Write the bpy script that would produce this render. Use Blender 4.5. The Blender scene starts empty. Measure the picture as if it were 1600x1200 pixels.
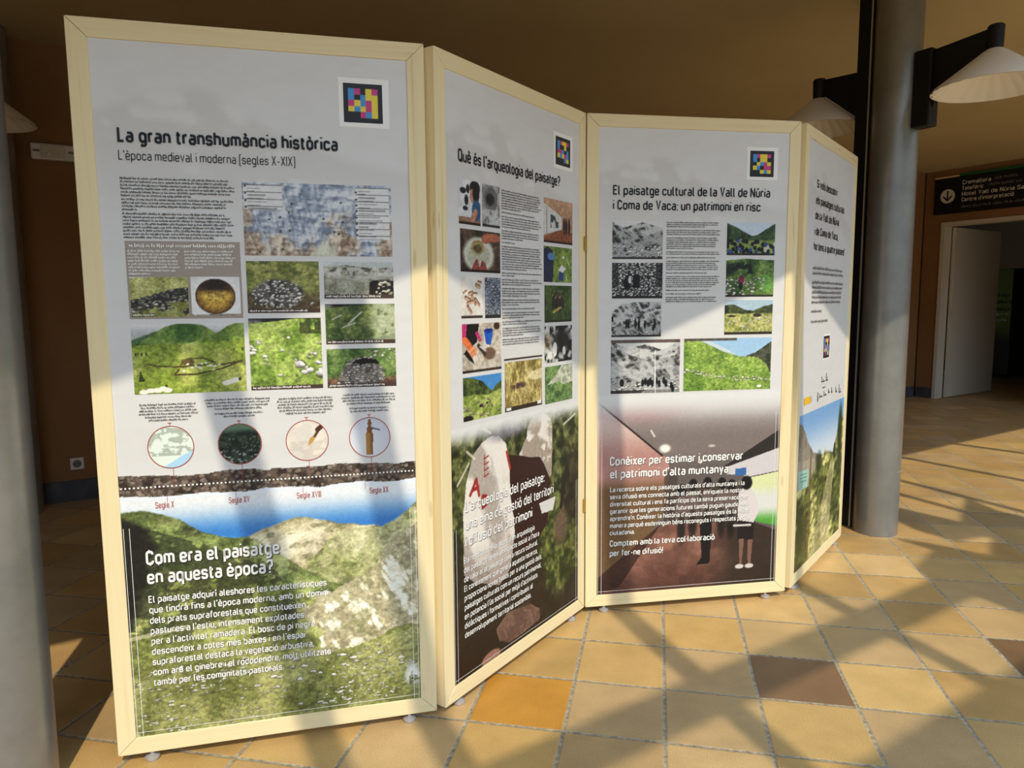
import bpy, bmesh, math, random
import numpy as np
from mathutils import Matrix, Vector

SC = bpy.context.scene
COL = SC.collection
# ------------------------------------------------------------------ camera, world, sun, exposure
CAM_H, PITCH, ROLL, FPX = 1.2992, 0.1124, -0.0076, 1119.95
cF = Vector((0, math.cos(PITCH), -math.sin(PITCH)))
cR0 = Vector((1, 0, 0)); cU0 = cR0.cross(cF)
cR = math.cos(ROLL) * cR0 + math.sin(ROLL) * cU0
cU = -math.sin(ROLL) * cR0 + math.cos(ROLL) * cU0
camd = bpy.data.cameras.new('camera'); cam = bpy.data.objects.new('camera', camd); COL.objects.link(cam)
m3 = Matrix((cR, cU, -cF)).transposed()
cam.matrix_world = Matrix.Translation((0, 0, CAM_H)) @ m3.to_4x4()
camd.sensor_width = 36.0; camd.lens = 36.0 * FPX / 1600.0; camd.clip_start = 0.05
SC.camera = cam

AZ, ELT = math.radians(104.0), 1.05            # where shadows run on the floor; tan(sun elevation)
sun_dir = Vector((math.cos(AZ), math.sin(AZ), -ELT)).normalized()
sund = bpy.data.lights.new('sun', 'SUN'); sun = bpy.data.objects.new('sun', sund); COL.objects.link(sun)
sun.rotation_euler = sun_dir.to_track_quat('-Z', 'Y').to_euler()
sun.location = (3, -8, 9)
sund.energy = 2.9; sund.color = (1.0, 0.89, 0.68); sund.angle = math.radians(0.65)

wd = bpy.data.worlds.new('sky'); SC.world = wd; wd.use_nodes = True
wn = wd.node_tree.nodes; bg = wn['Background']
wtc = wd.node_tree.nodes.new('ShaderNodeTexCoord'); wsx = wd.node_tree.nodes.new('ShaderNodeSeparateXYZ'); wr = wd.node_tree.nodes.new('ShaderNodeValToRGB')
wd.node_tree.links.new(wtc.outputs['Generated'], wsx.inputs[0]); wd.node_tree.links.new(wsx.outputs['Z'], wr.inputs[0]); wd.node_tree.links.new(wr.outputs[0], bg.inputs[0])
cr = wr.color_ramp; cr.elements.new(0.5); cr.elements.new(0.5)
for el_, (ps, cl) in zip(cr.elements, [(0.18, (0.10, 0.125, 0.125, 1)), (0.32, (0.86, 1.06, 1.28, 1)), (0.54, (0.80, 1.04, 1.32, 1)), (0.80, (0.20, 0.29, 0.42, 1))]):
    el_.position = ps; el_.color = cl          # dark mountainsides, bright hazy sky above them, deep blue overhead
bg.inputs[1].default_value = 2.3

SC.view_settings.view_transform = 'Standard'; SC.view_settings.look = 'None'
SC.view_settings.gamma = 1.0; SC.view_settings.use_curve_mapping = False
SC.view_settings.exposure = 0.06
try:
    SC.cycles.max_bounces = 10; SC.cycles.diffuse_bounces = 6
except Exception:
    pass

# ------------------------------------------------------------------ helpers
def s2l(c):
    c = np.asarray(c, dtype=np.float64)
    return np.where(c <= 0.04045, c / 12.92, ((np.clip(c, 0, 1) + 0.055) / 1.055) ** 2.4)
def rgb(r, g, b):
    v = s2l(np.array([r, g, b]) / 255.0); return (float(v[0]), float(v[1]), float(v[2]), 1.0)

def mat(name, color, rough=0.5, metal=0.0, spec=0.5, build=None):
    m = bpy.data.materials.new(name); m.use_nodes = True
    nt = m.node_tree; b = nt.nodes['Principled BSDF']
    b.inputs['Base Color'].default_value = color; b.inputs['Roughness'].default_value = rough
    b.inputs['Metallic'].default_value = metal; b.inputs['Specular IOR Level'].default_value = spec
    if build: build(nt, b)
    return m
def nd(nt, typ, **kw):
    n = nt.nodes.new(typ)
    for k, v in kw.items():
        if k.startswith('i_'): n.inputs[k[2:].replace('_', ' ')].default_value = v
        else: setattr(n, k, v)
    return n
def ramp(nt, stops):
    n = nt.nodes.new('ShaderNodeValToRGB'); e = n.color_ramp.elements
    while len(e) < len(stops): e.new(0.5)
    for q, (p, c) in zip(e, stops): q.position = p; q.color = c
    return n
def bump(nt, b, height_socket, strength, dist):
    bp = nd(nt, 'ShaderNodeBump'); bp.inputs['Strength'].default_value = strength; bp.inputs['Distance'].default_value = dist
    nt.links.new(height_socket, bp.inputs['Height']); nt.links.new(bp.outputs[0], b.inputs['Normal'])

def wood_build(nt, b):
    uv = nd(nt, 'ShaderNodeUVMap')
    mp = nd(nt, 'ShaderNodeMapping'); mp.inputs['Scale'].default_value = (1.1, 22, 1)
    nt.links.new(uv.outputs[0], mp.inputs[0])
    n1 = nd(nt, 'ShaderNodeTexNoise', i_Scale=1.6, i_Detail=3.0, i_Distortion=0.6); nt.links.new(mp.outputs[0], n1.inputs['Vector'])
    ml = nd(nt, 'ShaderNodeMath', operation='MULTIPLY'); ml.inputs[1].default_value = 9.0; nt.links.new(n1.outputs[0], ml.inputs[0])
    sn = nd(nt, 'ShaderNodeMath', operation='SINE'); nt.links.new(ml.outputs[0], sn.inputs[0])
    r = ramp(nt, [(0.0, rgb(230, 213, 170)), (0.65, rgb(225, 205, 160)), (1.0, rgb(198, 166, 112))])
    mr = nd(nt, 'ShaderNodeMapRange'); mr.inputs['From Min'].default_value = -1.0; nt.links.new(sn.outputs[0], mr.inputs['Value'])
    nt.links.new(mr.outputs[0], r.inputs[0]); 
    # knots
    mp2 = nd(nt, 'ShaderNodeMapping'); mp2.inputs['Scale'].default_value = (3.0, 16, 1); nt.links.new(uv.outputs[0], mp2.inputs[0])
    vo = nd(nt, 'ShaderNodeTexVoronoi', i_Scale=1.0); nt.links.new(mp2.outputs[0], vo.inputs['Vector'])
    kr = ramp(nt, [(0.0, (1, 1, 1, 1)), (0.07, (0.6, 0.6, 0.6, 1)), (0.10, (0, 0, 0, 1))]); nt.links.new(vo.outputs['Distance'], kr.inputs[0])
    mx = nd(nt, 'ShaderNodeMixRGB'); mx.inputs[2].default_value = rgb(150, 105, 60)
    sc = nd(nt, 'ShaderNodeMath', operation='MULTIPLY'); sc.inputs[1].default_value = 0.35
    nt.links.new(kr.outputs[0], sc.inputs[0]); nt.links.new(sc.outputs[0], mx.inputs[0]); nt.links.new(r.outputs[0], mx.inputs[1])
    nt.links.new(mx.outputs[0], b.inputs['Base Color'])
    bump(nt, b, sn.outputs[0], 0.05, 0.001)
def noise_col_build(c1, c2, scale, bstr=0.1, bdist=0.002, detail=4.0):
    def f(nt, b):
        tc = nd(nt, 'ShaderNodeTexCoord')
        n = nd(nt, 'ShaderNodeTexNoise', i_Scale=scale, i_Detail=detail); nt.links.new(tc.outputs['Object'], n.inputs['Vector'])
        r = ramp(nt, [(0.3, c1), (0.7, c2)]); nt.links.new(n.outputs[0], r.inputs[0]); nt.links.new(r.outputs[0], b.inputs['Base Color'])
        n2 = nd(nt, 'ShaderNodeTexNoise', i_Scale=scale * 14, i_Detail=3.0); nt.links.new(tc.outputs['Object'], n2.inputs['Vector'])
        bump(nt, b, n2.outputs[0], bstr, bdist)
    return f
def attr_build(name, rough_noise=False):
    def f(nt, b):
        a = nd(nt, 'ShaderNodeVertexColor', layer_name=name); nt.links.new(a.outputs[0], b.inputs['Base Color'])
    return f
def tile_build(nt, b):
    a = nd(nt, 'ShaderNodeAttribute', attribute_name='tile_col', attribute_type='GEOMETRY')
    uv = nd(nt, 'ShaderNodeUVMap'); tc = nd(nt, 'ShaderNodeTexCoord')
    nw = nd(nt, 'ShaderNodeTexNoise', i_Scale=26.0, i_Detail=3.0); nt.links.new(tc.outputs['Object'], nw.inputs['Vector'])
    sx = nd(nt, 'ShaderNodeSeparateXYZ'); nt.links.new(uv.outputs[0], sx.inputs[0])
    def edge(o):
        s = nd(nt, 'ShaderNodeMath', operation='SUBTRACT'); s.inputs[0].default_value = 1.0; nt.links.new(o, s.inputs[1])
        m_ = nd(nt, 'ShaderNodeMath', operation='MINIMUM'); nt.links.new(o, m_.inputs[0]); nt.links.new(s.outputs[0], m_.inputs[1]); return m_.outputs[0]
    mn = nd(nt, 'ShaderNodeMath', operation='MINIMUM'); nt.links.new(edge(sx.outputs[0]), mn.inputs[0]); nt.links.new(edge(sx.outputs[1]), mn.inputs[1])
    wob = nd(nt, 'ShaderNodeMath', operation='MULTIPLY_ADD'); wob.inputs[1].default_value = 0.010; wob.inputs[2].default_value = -0.005
    nt.links.new(nw.outputs[0], wob.inputs[0])
    ad = nd(nt, 'ShaderNodeMath', operation='ADD'); nt.links.new(mn.outputs[0], ad.inputs[0]); nt.links.new(wob.outputs[0], ad.inputs[1])
    gm = nd(nt, 'ShaderNodeMapRange'); gm.inputs['From Min'].default_value = 0.016; gm.inputs['From Max'].default_value = 0.022
    nt.links.new(ad.outputs[0], gm.inputs['Value'])
    # tile body: blotchy, with fine speckle and thin pale rim where the glaze wears at the joint
    n1 = nd(nt, 'ShaderNodeTexNoise', i_Scale=5.0, i_Detail=5.0, i_Roughness=0.6); nt.links.new(tc.outputs['Object'], n1.inputs['Vector'])
    n2 = nd(nt, 'ShaderNodeTexNoise', i_Scale=330.0, i_Detail=2.0); nt.links.new(tc.outputs['Object'], n2.inputs['Vector'])
    r1 = nd(nt, 'ShaderNodeMapRange'); r1.inputs['From Min'].default_value = 0.3; r1.inputs['From Max'].default_value = 0.7
    r1.inputs['To Min'].default_value = 0.86; r1.inputs['To Max'].default_value = 1.12; nt.links.new(n1.outputs[0], r1.inputs['Value'])
    r2 = nd(nt, 'ShaderNodeMapRange'); r2.inputs['From Min'].default_value = 0.3; r2.inputs['From Max'].default_value = 0.7
    r2.inputs['To Min'].default_value = 0.74; r2.inputs['To Max'].default_value = 1.2; nt.links.new(n2.outputs[0], r2.inputs['Value'])
    mm = nd(nt, 'ShaderNodeMath', operation='MULTIPLY'); nt.links.new(r1.outputs[0], mm.inputs[0]); nt.links.new(r2.outputs[0], mm.inputs[1])
    vm = nd(nt, 'ShaderNodeVectorMath', operation='SCALE'); nt.links.new(a.outputs['Color'], vm.inputs[0]); nt.links.new(mm.outputs[0], vm.inputs['Scale'])
    gn = nd(nt, 'ShaderNodeTexNoise', i_Scale=60.0, i_Detail=3.0); nt.links.new(tc.outputs['Object'], gn.inputs['Vector'])
    gr = ramp(nt, [(0.3, rgb(118, 108, 92)), (0.7, rgb(182, 172, 150))]); nt.links.new(gn.outputs[0], gr.inputs[0])
    mx = nd(nt, 'ShaderNodeMixRGB'); nt.links.new(gm.outputs[0], mx.inputs[0]); nt.links.new(gr.outputs[0], mx.inputs[1]); nt.links.new(vm.outputs[0], mx.inputs[2])
    nt.links.new(mx.outputs[0], b.inputs['Base Color'])
    rr = nd(nt, 'ShaderNodeMapRange'); rr.inputs['To Min'].default_value = 0.85; rr.inputs['To Max'].default_value = 0.42
    nt.links.new(gm.outputs[0], rr.inputs['Value']); nt.links.new(rr.outputs[0], b.inputs['Roughness'])
    gs = nd(nt, 'ShaderNodeMapRange'); gs.inputs['From Min'].default_value = 0.006; gs.inputs['From Max'].default_value = 0.03; nt.links.new(ad.outputs[0], gs.inputs['Value'])
    hh = nd(nt, 'ShaderNodeMath', operation='MULTIPLY_ADD'); hh.inputs[1].default_value = 0.05; nt.links.new(n2.outputs[0], hh.inputs[0]); nt.links.new(gs.outputs[0], hh.inputs[2])
    bump(nt, b, hh.outputs[0], 0.6, 0.003)

M = {}
M['wood'] = mat('pine_wood', rgb(226, 204, 152), 0.55, 0, 0.3, wood_build)
M['print'] = mat('printed_vinyl', (1, 1, 1, 1), 0.42, 0, 0.35, attr_build('Col'))
M['ink'] = mat('black_ink', rgb(24, 23, 26), 0.45, 0, 0.3)
M['grey_ink'] = mat('grey_ink', rgb(70, 68, 68), 0.5, 0, 0.3)
M['white_ink'] = mat('white_ink', rgb(240, 238, 236), 0.45, 0, 0.3)
M['red_ink'] = mat('red_ink', rgb(165, 62, 48), 0.5, 0, 0.3)
M['shadow_ink'] = mat('dark_print_ink', rgb(30, 26, 22), 0.5, 0, 0.3)
M['tile'] = mat('terracotta_tiles', rgb(200, 155, 95), 0.42, 0, 0.45, tile_build)
M['ceiling'] = mat('ochre_ceiling_paint', rgb(196, 160, 108), 0.8, 0, 0.2, noise_col_build(rgb(190, 174, 136), rgb(200, 184, 145), 1.2, 0.05, 0.002))
M['wall'] = mat('brown_wall_paint', rgb(168, 118, 62), 0.75, 0, 0.25, noise_col_build(rgb(138, 100, 64), rgb(150, 110, 72), 1.6, 0.1, 0.002))
M['baseboard'] = mat('dark_slate_skirting', rgb(70, 70, 76), 0.5, 0, 0.4, noise_col_build(rgb(62, 62, 68), rgb(80, 80, 86), 8, 0.05, 0.001))
def steel_build(nt, b):
    tc = nd(nt, 'ShaderNodeTexCoord')
    n = nd(nt, 'ShaderNodeTexNoise', i_Scale=7.0, i_Detail=6.0, i_Roughness=0.65); nt.links.new(tc.outputs['Object'], n.inputs['Vector'])
    r = ramp(nt, [(0.3, rgb(130, 129, 126)), (0.7, rgb(148, 146, 141))]); nt.links.new(n.outputs[0], r.inputs[0]); nt.links.new(r.outputs[0], b.inputs['Base Color'])
    rr = nd(nt, 'ShaderNodeMapRange'); rr.inputs['To Min'].default_value = 0.26; rr.inputs['To Max'].default_value = 0.36
    nt.links.new(n.outputs[0], rr.inputs['Value']); nt.links.new(rr.outputs[0], b.inputs['Roughness'])
M['steel'] = mat('graphite_painted_steel', rgb(145, 143, 138), 0.34, 0.5, 0.5, steel_build)
M['black'] = mat('matt_black_metal', rgb(22, 21, 22), 0.5, 0.2, 0.4)
M['pale_line'] = mat('worn_bright_steel', rgb(190, 185, 175), 0.35, 0.4, 0.5)
M['lamp_white'] = mat('white_enamel', rgb(236, 230, 220), 0.4, 0, 0.5)
M['plastic'] = mat('white_plastic', rgb(222, 218, 212), 0.35, 0, 0.5)
M['plastic_grey'] = mat('grey_plastic', rgb(120, 116, 110), 0.4, 0, 0.4)
M['brass'] = mat('brass', rgb(186, 150, 80), 0.3, 0.9, 0.5)
M['glide'] = mat('grey_metal_glide', rgb(190, 190, 196), 0.3, 0.5, 0.5)
M['rubber'] = mat('dark_rubber', rgb(40, 34, 30), 0.7, 0, 0.3)
M['door_white'] = mat('off_white_door_paint', rgb(205, 196, 182), 0.5, 0, 0.4)
M['sign_black'] = mat('black_sign_panel', rgb(20, 20, 24), 0.4, 0, 0.4)
M['sign_white'] = mat('white_sign_lettering', rgb(225, 220, 210), 0.5, 0, 0.3)
M['sign_green'] = mat('green_sign_strip', rgb(40, 96, 50), 0.5, 0, 0.3)
M['sign_cream'] = mat('cream_sign_strip', rgb(226, 196, 140), 0.5, 0, 0.3)
M['concrete'] = mat('pale_terrace_paving', rgb(120, 116, 106), 0.8, 0, 0.3, noise_col_build(rgb(112, 108, 98), rgb(128, 124, 114), 3, 0.2, 0.004))
M['frame_dark'] = mat('dark_roof_beam_paint', rgb(70, 58, 46), 0.5, 0, 0.4)
M['leaf'] = mat('green_leaf', rgb(70, 110, 45), 0.5, 0, 0.4, noise_col_build(rgb(56, 96, 36), rgb(92, 132, 56), 9, 0.0, 0.0))
M['pot'] = mat('terracotta_pot', rgb(170, 96, 62), 0.8, 0, 0.2, noise_col_build(rgb(160, 88, 56), rgb(182, 106, 70), 14, 0.1, 0.002))

class MB:
    """collects faces (with uv and a material slot) and links them as one mesh object"""
    def __init__(s): s.v = []; s.f = []; s.uv = []; s.mi = []
    def face(s, pts, uv=None, mi=0):
        b = len(s.v); s.v += [tuple(p) for p in pts]; s.f.append(tuple(range(b, b + len(pts))))
        s.uv.append(uv if uv else [(0, 0)] * len(pts)); s.mi.append(mi)
    def prism(s, bottom, top, mi=0):
        n = len(bottom)
        s.face(list(reversed(bottom)), mi=mi); s.face(top, mi=mi)
        for i in range(n):
            j = (i + 1) % n; s.face([bottom[i], bottom[j], top[j], top[i]], mi=mi)
    def box(s, lo, hi, mi=0, T=None):
        x0, y0, z0 = lo; x1, y1, z1 = hi
        b = [(x0, y0, z0), (x1, y0, z0), (x1, y1, z0), (x0, y1, z0)]; t = [(x, y, z1) for x, y, _ in b]
        if T: b = [T(*p) for p in b]; t = [T(*p) for p in t]
        s.prism(b, t, mi)
    def lathe(s, prof, c=(0, 0, 0), n=32, mi=0, axis=None):
        for (r0, z0), (r1, z1) in zip(prof[:-1], prof[1:]):
            for i in range(n):
                a0, a1 = 2 * math.pi * i / n, 2 * math.pi * (i + 1) / n
                P = lambda r, a, z: (c[0] + r * math.cos(a), c[1] + r * math.sin(a), c[2] + z)
                if r0 < 1e-6: s.face([P(0, 0, z0), P(r1, a1, z1), P(r1, a0, z1)], mi=mi)
                elif r1 < 1e-6: s.face([P(r0, a0, z0), P(r0, a1, z0), P(0, 0, z1)], mi=mi)
                else: s.face([P(r0, a0, z0), P(r0, a1, z0), P(r1, a1, z1), P(r1, a0, z1)], mi=mi)
    def build(s, name, mats, parent=None, smooth=None, loc=None, rotz=0, weld=True, bevel=None):
        me = bpy.data.meshes.new(name); me.from_pydata(s.v, [], s.f)
        ul = me.uv_layers.new(name='UVMap'); flat = [c for u in s.uv for p in u for c in p]
        ul.data.foreach_set('uv', flat)
        me.polygons.foreach_set('material_index', s.mi)
        for m_ in (mats if isinstance(mats, (list, tuple)) else [mats]): me.materials.append(m_)
        if weld:
            bm = bmesh.new(); bm.from_mesh(me); bmesh.ops.remove_doubles(bm, verts=bm.verts, dist=1e-5); bm.to_mesh(me); bm.free()
        if smooth is not None:
            me.polygons.foreach_set('use_smooth', [True] * len(me.polygons))
            try: me.set_sharp_from_angle(angle=math.radians(smooth))
            except Exception: pass
        me.update()
        o = bpy.data.objects.new(name, me); COL.objects.link(o)
        if parent: o.parent = parent
        if loc: o.location = loc
        o.rotation_euler[2] = rotz
        if bevel:
            md = o.modifiers.new('bevel', 'BEVEL'); md.width = bevel; md.segments = 2; md.limit_method = 'ANGLE'
        return o
def empty(name, loc=(0, 0, 0), rotz=0):
    o = bpy.data.objects.new(name, None); COL.objects.link(o); o.location = loc; o.rotation_euler[2] = rotz; o.empty_display_size = 0.1
    return o
def tag(o, label=None, cat=None, group=None, kind=None):
    if label: o['label'] = label
    if cat: o['category'] = cat
    if group: o['group'] = group
    if kind: o['kind'] = kind
    return o
def structure(o): o['kind'] = 'structure'; return o

# ------------------------------------------------------------------ the setting
TH = math.radians(30.4); A0 = Vector((-3.1, 4.63, 0)); EW = Vector((math.cos(TH), math.sin(TH), 0)); NW = Vector((-math.sin(TH), math.cos(TH), 0))  # back wall
TR = math.radians(-57.0); CR = Vector((5.45, 9.62, 0)); ER = Vector((math.cos(TR), math.sin(TR), 0)); NR = Vector((-math.sin(TR), math.cos(TR), 0))  # wall with the sign
TE = math.radians(33.0); EE = Vector((math.cos(TE), math.sin(TE), 0)); NE = Vector((-math.sin(TE), math.cos(TE), 0))  # roof edge
CEIL = 2.95; W_EDGE = 0.52
TW = lambda s, w, z: tuple(A0 + EW * s + NW * w + Vector((0, 0, z)))
TRf = lambda s, w, z: tuple(CR + ER * s + NR * w + Vector((0, 0, z)))
TEf = lambda s, w, z: tuple(EE * s + NE * w + Vector((0, 0, z)))
S_CORNER = (CR - A0).dot(EW)

# floor: one quad per tile, each with its own clay colour
TX, TY, TT, TS = 0.0874, 1.7545, -0.2009, 0.3040
tu = Vector((math.cos(TT), math.sin(TT), 0)); tv = Vector((-math.sin(TT), math.cos(TT), 0))
fm = MB(); cols = []
rng = random.Random(5)
pal = [(196, 162, 105), (193, 157, 104), (200, 166, 112), (189, 157, 110), (195, 159, 99), (186, 156, 112), (201, 168, 117), (192, 155, 99)]
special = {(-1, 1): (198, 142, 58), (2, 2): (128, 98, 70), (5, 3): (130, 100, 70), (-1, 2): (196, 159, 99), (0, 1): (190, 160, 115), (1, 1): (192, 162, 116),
           (3, 1): (192, 162, 117), (0, 2): (196, 160, 102), (2, 1): (201, 166, 107), (3, 2): (198, 165, 108), (1, 0): (189, 159, 112)}
for i in range(-34, 50):
    for j in range(-22, 50):
        p = Vector((TX, TY, 0)) + TS * (i * tu + j * tv)
        w = p.dot(NE)
        if w < -3.2: continue
        fm.face([p, p + TS * tu, p + TS * (tu + tv), p + TS * tv], [(0, 0), (1, 0), (1, 1), (0, 1)])
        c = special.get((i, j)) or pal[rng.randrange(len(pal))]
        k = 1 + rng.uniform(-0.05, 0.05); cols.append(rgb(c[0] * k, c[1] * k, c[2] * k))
floor = structure(fm.build('floor', M['tile']))
at = floor.data.attributes.new('tile_col', 'FLOAT_COLOR', 'FACE'); at.data.foreach_set('color', [x for c in cols for x in c])

# ceiling slab from the roof edge to beyond the back wall
cb = MB(); cb.prism([TEf(-14, W_EDGE, CEIL), TEf(20, W_EDGE, CEIL), TEf(20, 13, CEIL), TEf(-14, 13, CEIL)], [TEf(-14, W_EDGE, CEIL + .35), TEf(20, W_EDGE, CEIL + .35), TEf(20, 13, CEIL + .35), TEf(-14, 13, CEIL + .35)])
structure(cb.build('ceiling', M['ceiling']))
b = MB(); b.box((-6, 0, 0), (S_CORNER + .12, .15, CEIL), T=TW); structure(b.build('wall_back', M['wall']))
b = MB(); b.box((-6, -.02, 0), (S_CORNER - 0.02, 0, .14), T=TW); structure(b.build('baseboard_back', M['baseboard'], bevel=.004))
DOOR0, DOOR1, DOORH = .27, 1.75, 2.24
b = MB(); b.box((0, 0, 0), (DOOR0 - .05, .15, CEIL), T=TRf); b.box((DOOR0 - .05, 0, DOORH + .05), (DOOR1 + .05, .15, CEIL), T=TRf); b.box((DOOR1 + .05, 0, 0), (9.5, .15, CEIL), T=TRf)
structure(b.build('wall_right', M['wall']))
b = MB(); b.box((0.02, -.02, 0), (DOOR0 - .052, 0, .14), T=TRf); b.box((DOOR1 + .052, -.02, 0), (9.5, 0, .14), T=TRf); structure(b.build('baseboard_right', M['baseboard'], bevel=.004))
b = MB(); b.box((-6.15, -9, 0), (-6, .15, CEIL), T=TW); structure(b.build('wall_left', M['wall']))
# door frame, leaf standing open into the corridor
b = MB(); b.box((DOOR0 - .05, -.015, 0), (DOOR0, .165, DOORH + .05), T=TRf); b.box((DOOR1, -.015, 0), (DOOR1 + .05, .165, DOORH + .05), T=TRf); b.box((DOOR0, -.015, DOORH), (DOOR1, .165, DOORH + .05), T=TRf)
d1 = structure(b.build('door_1', M['door_white'], bevel=.004))
b = MB(); b.box((DOOR0 + .01, .17, .012), (DOOR0 + .055, 1.42, DOORH - .01), T=TRf)
lf = b.build('door_leaf', M['door_white'], d1, bevel=.003)
b = MB()
for z in (.25, 1.1, 2.0): b.lathe([(0, -.05), (.009, -.05), (.009, .05), (0, .05)], TRf(DOOR0 + .062, .172, z), 10)
b.build('door_hinge', M['glide'], d1)
# corridor behind the doorway
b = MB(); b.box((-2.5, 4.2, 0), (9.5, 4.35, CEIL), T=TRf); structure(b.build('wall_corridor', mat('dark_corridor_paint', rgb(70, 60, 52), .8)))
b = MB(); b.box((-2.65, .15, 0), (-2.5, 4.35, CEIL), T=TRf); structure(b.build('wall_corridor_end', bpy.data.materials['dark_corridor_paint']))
b = MB(); b.box((-2.5, 3.2, 1.79), (9.5, 3.35, CEIL), T=TRf); structure(b.build('trim_1', mat('grey_lintel_paint', rgb(150, 138, 126), .7)))
b = MB(); b.box((-14, .36, 0), (-2.3, .51, CEIL), T=TEf); b.box((9.5, .36, 0), (20, .51, CEIL), T=TEf); structure(b.build('wall_sky_block', M['wall']))  # unseen walls added at both ends to block sky and darken the interior
# ground outside the glazed side
b = MB(); b.box((-30, -30, -.12), (30, -3.0, -.02), T=TEf); structure(b.build('ground_terrace', M['concrete']))

# glazed lean-to roof: rafters and purlins between the ceiling edge and the terrace (behind the camera)
RZ = 3.0
def sh2roof(p, z): return (p[0] - math.cos(AZ) * z / ELT, p[1] - math.sin(AZ) * z / ELT)
def beam(n, p, q, width, z=RZ, thick=.05, w_hi=0.50, w_lo=-3.0, clip=True):
    a = Vector((*sh2roof(p, z), 0)); c = Vector((*sh2roof(q, z), 0)); d = (c - a).normalized()
    if clip:
        t0 = (w_hi - a.dot(NE)) / d.dot(NE); t1 = (w_lo - a.dot(NE)) / d.dot(NE); a, c = a + d * t0, a + d * t1
    side = Vector((-d.y, d.x, 0)) * (width / 2)
    bt = [a - side, c - side, c + side, a + side]
    if (c - a).cross(side).z < 0: bt.reverse()
    m_ = MB(); m_.prism([tuple(v + Vector((0, 0, z))) for v in bt], [tuple(v + Vector((0, 0, z + thick))) for v in bt])
    return structure(m_.build('trim_%d' % n, M['frame_dark']))
nb = 2
for p, q, wdt in [((-.60, 2.05), (-1.10, 3.05), .10), ((-.30, 2.2), (-.68, 3.06), .10), ((.44, 2.95), (.80, 1.85), .10), ((1.30, 3.2), (1.62, 2.3), .085),
                  ((2.6, 4.72), (2.92, 3.97), .06), ((2.8, 5.1), (3.14, 4.285), .06), ((3.21, 5.89), (3.68, 5.05), .06), ((4.0, 6.4), (4.6, 5.62), .06)]:
    beam(nb, p, q, wdt); nb += 1
def purlin(n, x0, y0, width, z=3.06):
    p = (x0, y0); q = (x0 + math.cos(TE), y0 + math.sin(TE))
    a = Vector((*p, 0)); d = Vector((math.cos(TE), math.sin(TE), 0))
    return beam(n, tuple((a - d * 6)[:2]), tuple((a + d * 9)[:2]), width, z=z, clip=False)
purlin(nb, .90, 2.39, .17); nb += 1
purlin(nb, 1.30, 1.88, .30); nb += 1

# ------------------------------------------------------------------ columns and their lamps
NA = math.radians(30.4 - 90)          # the lamps' arms point along this line, square to the back wall
def column(label, x, y, r=.115, dirs=math.radians(122)):
    t = tag(empty('steel_column', (x, y, 0)), label, 'column', 'steel columns in a row')
    m_ = MB(); m_.lathe([(0, 0.001), (r, 0.001), (r, CEIL - .002), (0, CEIL - .002)], n=64); m_.build('shaft', M['steel'], t, smooth=40)
    ca, sa = math.cos(dirs), math.sin(dirs)
    T = lambda a, p, z: (ca * a - sa * p, sa * a + ca * p, z)
    m_ = MB(); m_.box((r - .02, -.05, .002), (r + .085, .05, CEIL - .003), T=T); m_.build('cable_channel', M['black'], t)
    m_ = MB(); m_.box((r + .004, .05, .002), (r + .012, .054, CEIL - .003), T=T); m_.build('channel_edge', M['pale_line'], t)
    return t
def lamp(label, x, y, ang, zt=2.57, group='cone lamps on the columns'):
    t = tag(empty('column_lamp', (x, y, 0), ang), label, 'lamp', group)
    m_ = MB(); m_.box((.108, -.042, zt - .39), (.20, .042, zt - .01)); m_.build('mounting_box', M['black'], t, bevel=.008)
    P = [(.19, zt - .02), (.19, zt - .31), (.205, zt - .30), (.214, zt - .262), (.435, zt - .09), (.455, zt + .0)]
    m_ = MB(); m_.prism([(a, -.016, c) for a, c in P], [(a, .016, c) for a, c in P]); m_.build('arm', M['black'], t, bevel=.003)
    m_ = MB(); m_.lathe([(0, zt - .1), (.034, zt - .1), (.036, zt + .005), (.03, zt + .012), (0, zt + .012)], (.475, 0, 0), 24); m_.build('lamp_holder', M['black'], t, smooth=40)
    n = 96; prof = [(.034, -.098), (.05, -.108), (.14, -.178), (.25, -.262), (.258, -.274)]
    m_ = MB(); m_.lathe([(r_, zt + z_) for r_, z_ in prof], (.475, 0, 0), n)
    for (r0, z0), (r1, z1) in zip(prof[:-1], prof[1:]):
        for i in range(n):
            def P3(r_, z_, k):
                a = 2 * math.pi * k / n; rr = max(r_ - .004 - (.006 * r_ / .25 if (k // 2) % 2 else 0), .002)
                return (.475 + rr * math.cos(a), rr * math.sin(a), zt + z_ - .004 * (r_ < .2))
            m_.face([P3(r1, z1, i), P3(r1, z1, i + 1), P3(r0, z0, i + 1), P3(r0, z0, i)])
    sh = m_.build('lamp_shade', M['lamp_white'], t, smooth=35)
    return t
RC = (2.05, 3.945)
rcol = column('dark grey steel column standing right behind the end of the folding display screen', *RC)
for zs, a0, a1 in ((.36, -62, -22), (1.87, -40, -24)):
    m_ = MB(); rr = .1155
    for i in range(10):
        t0, t1 = math.radians(a0 + (a1 - a0) * i / 10), math.radians(a0 + (a1 - a0) * (i + 1) / 10); m_.face([(rr * math.cos(t0), rr * math.sin(t0), zs), (rr * math.cos(t1), rr * math.sin(t1), zs), (rr * math.cos(t1), rr * math.sin(t1), zs + .004), (rr * math.cos(t0), rr * math.sin(t0), zs + .004)])
    m_.build('scratch', M['pale_line'], rcol)
lamp('larger nearer white cone lamp on black arm, on the right side of the grey column', *RC, NA)
lamp('smaller farther white cone lamp peeking over the top of the folding screen', *RC, NA + math.pi)
column('steel column closest to the camera, cropped by the left edge of the photo', -1.355, 1.79)
FCX, FCY = -3.105, 4.425
column('far black steel column by the back wall, just behind the nearest column', FCX, FCY)
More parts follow.
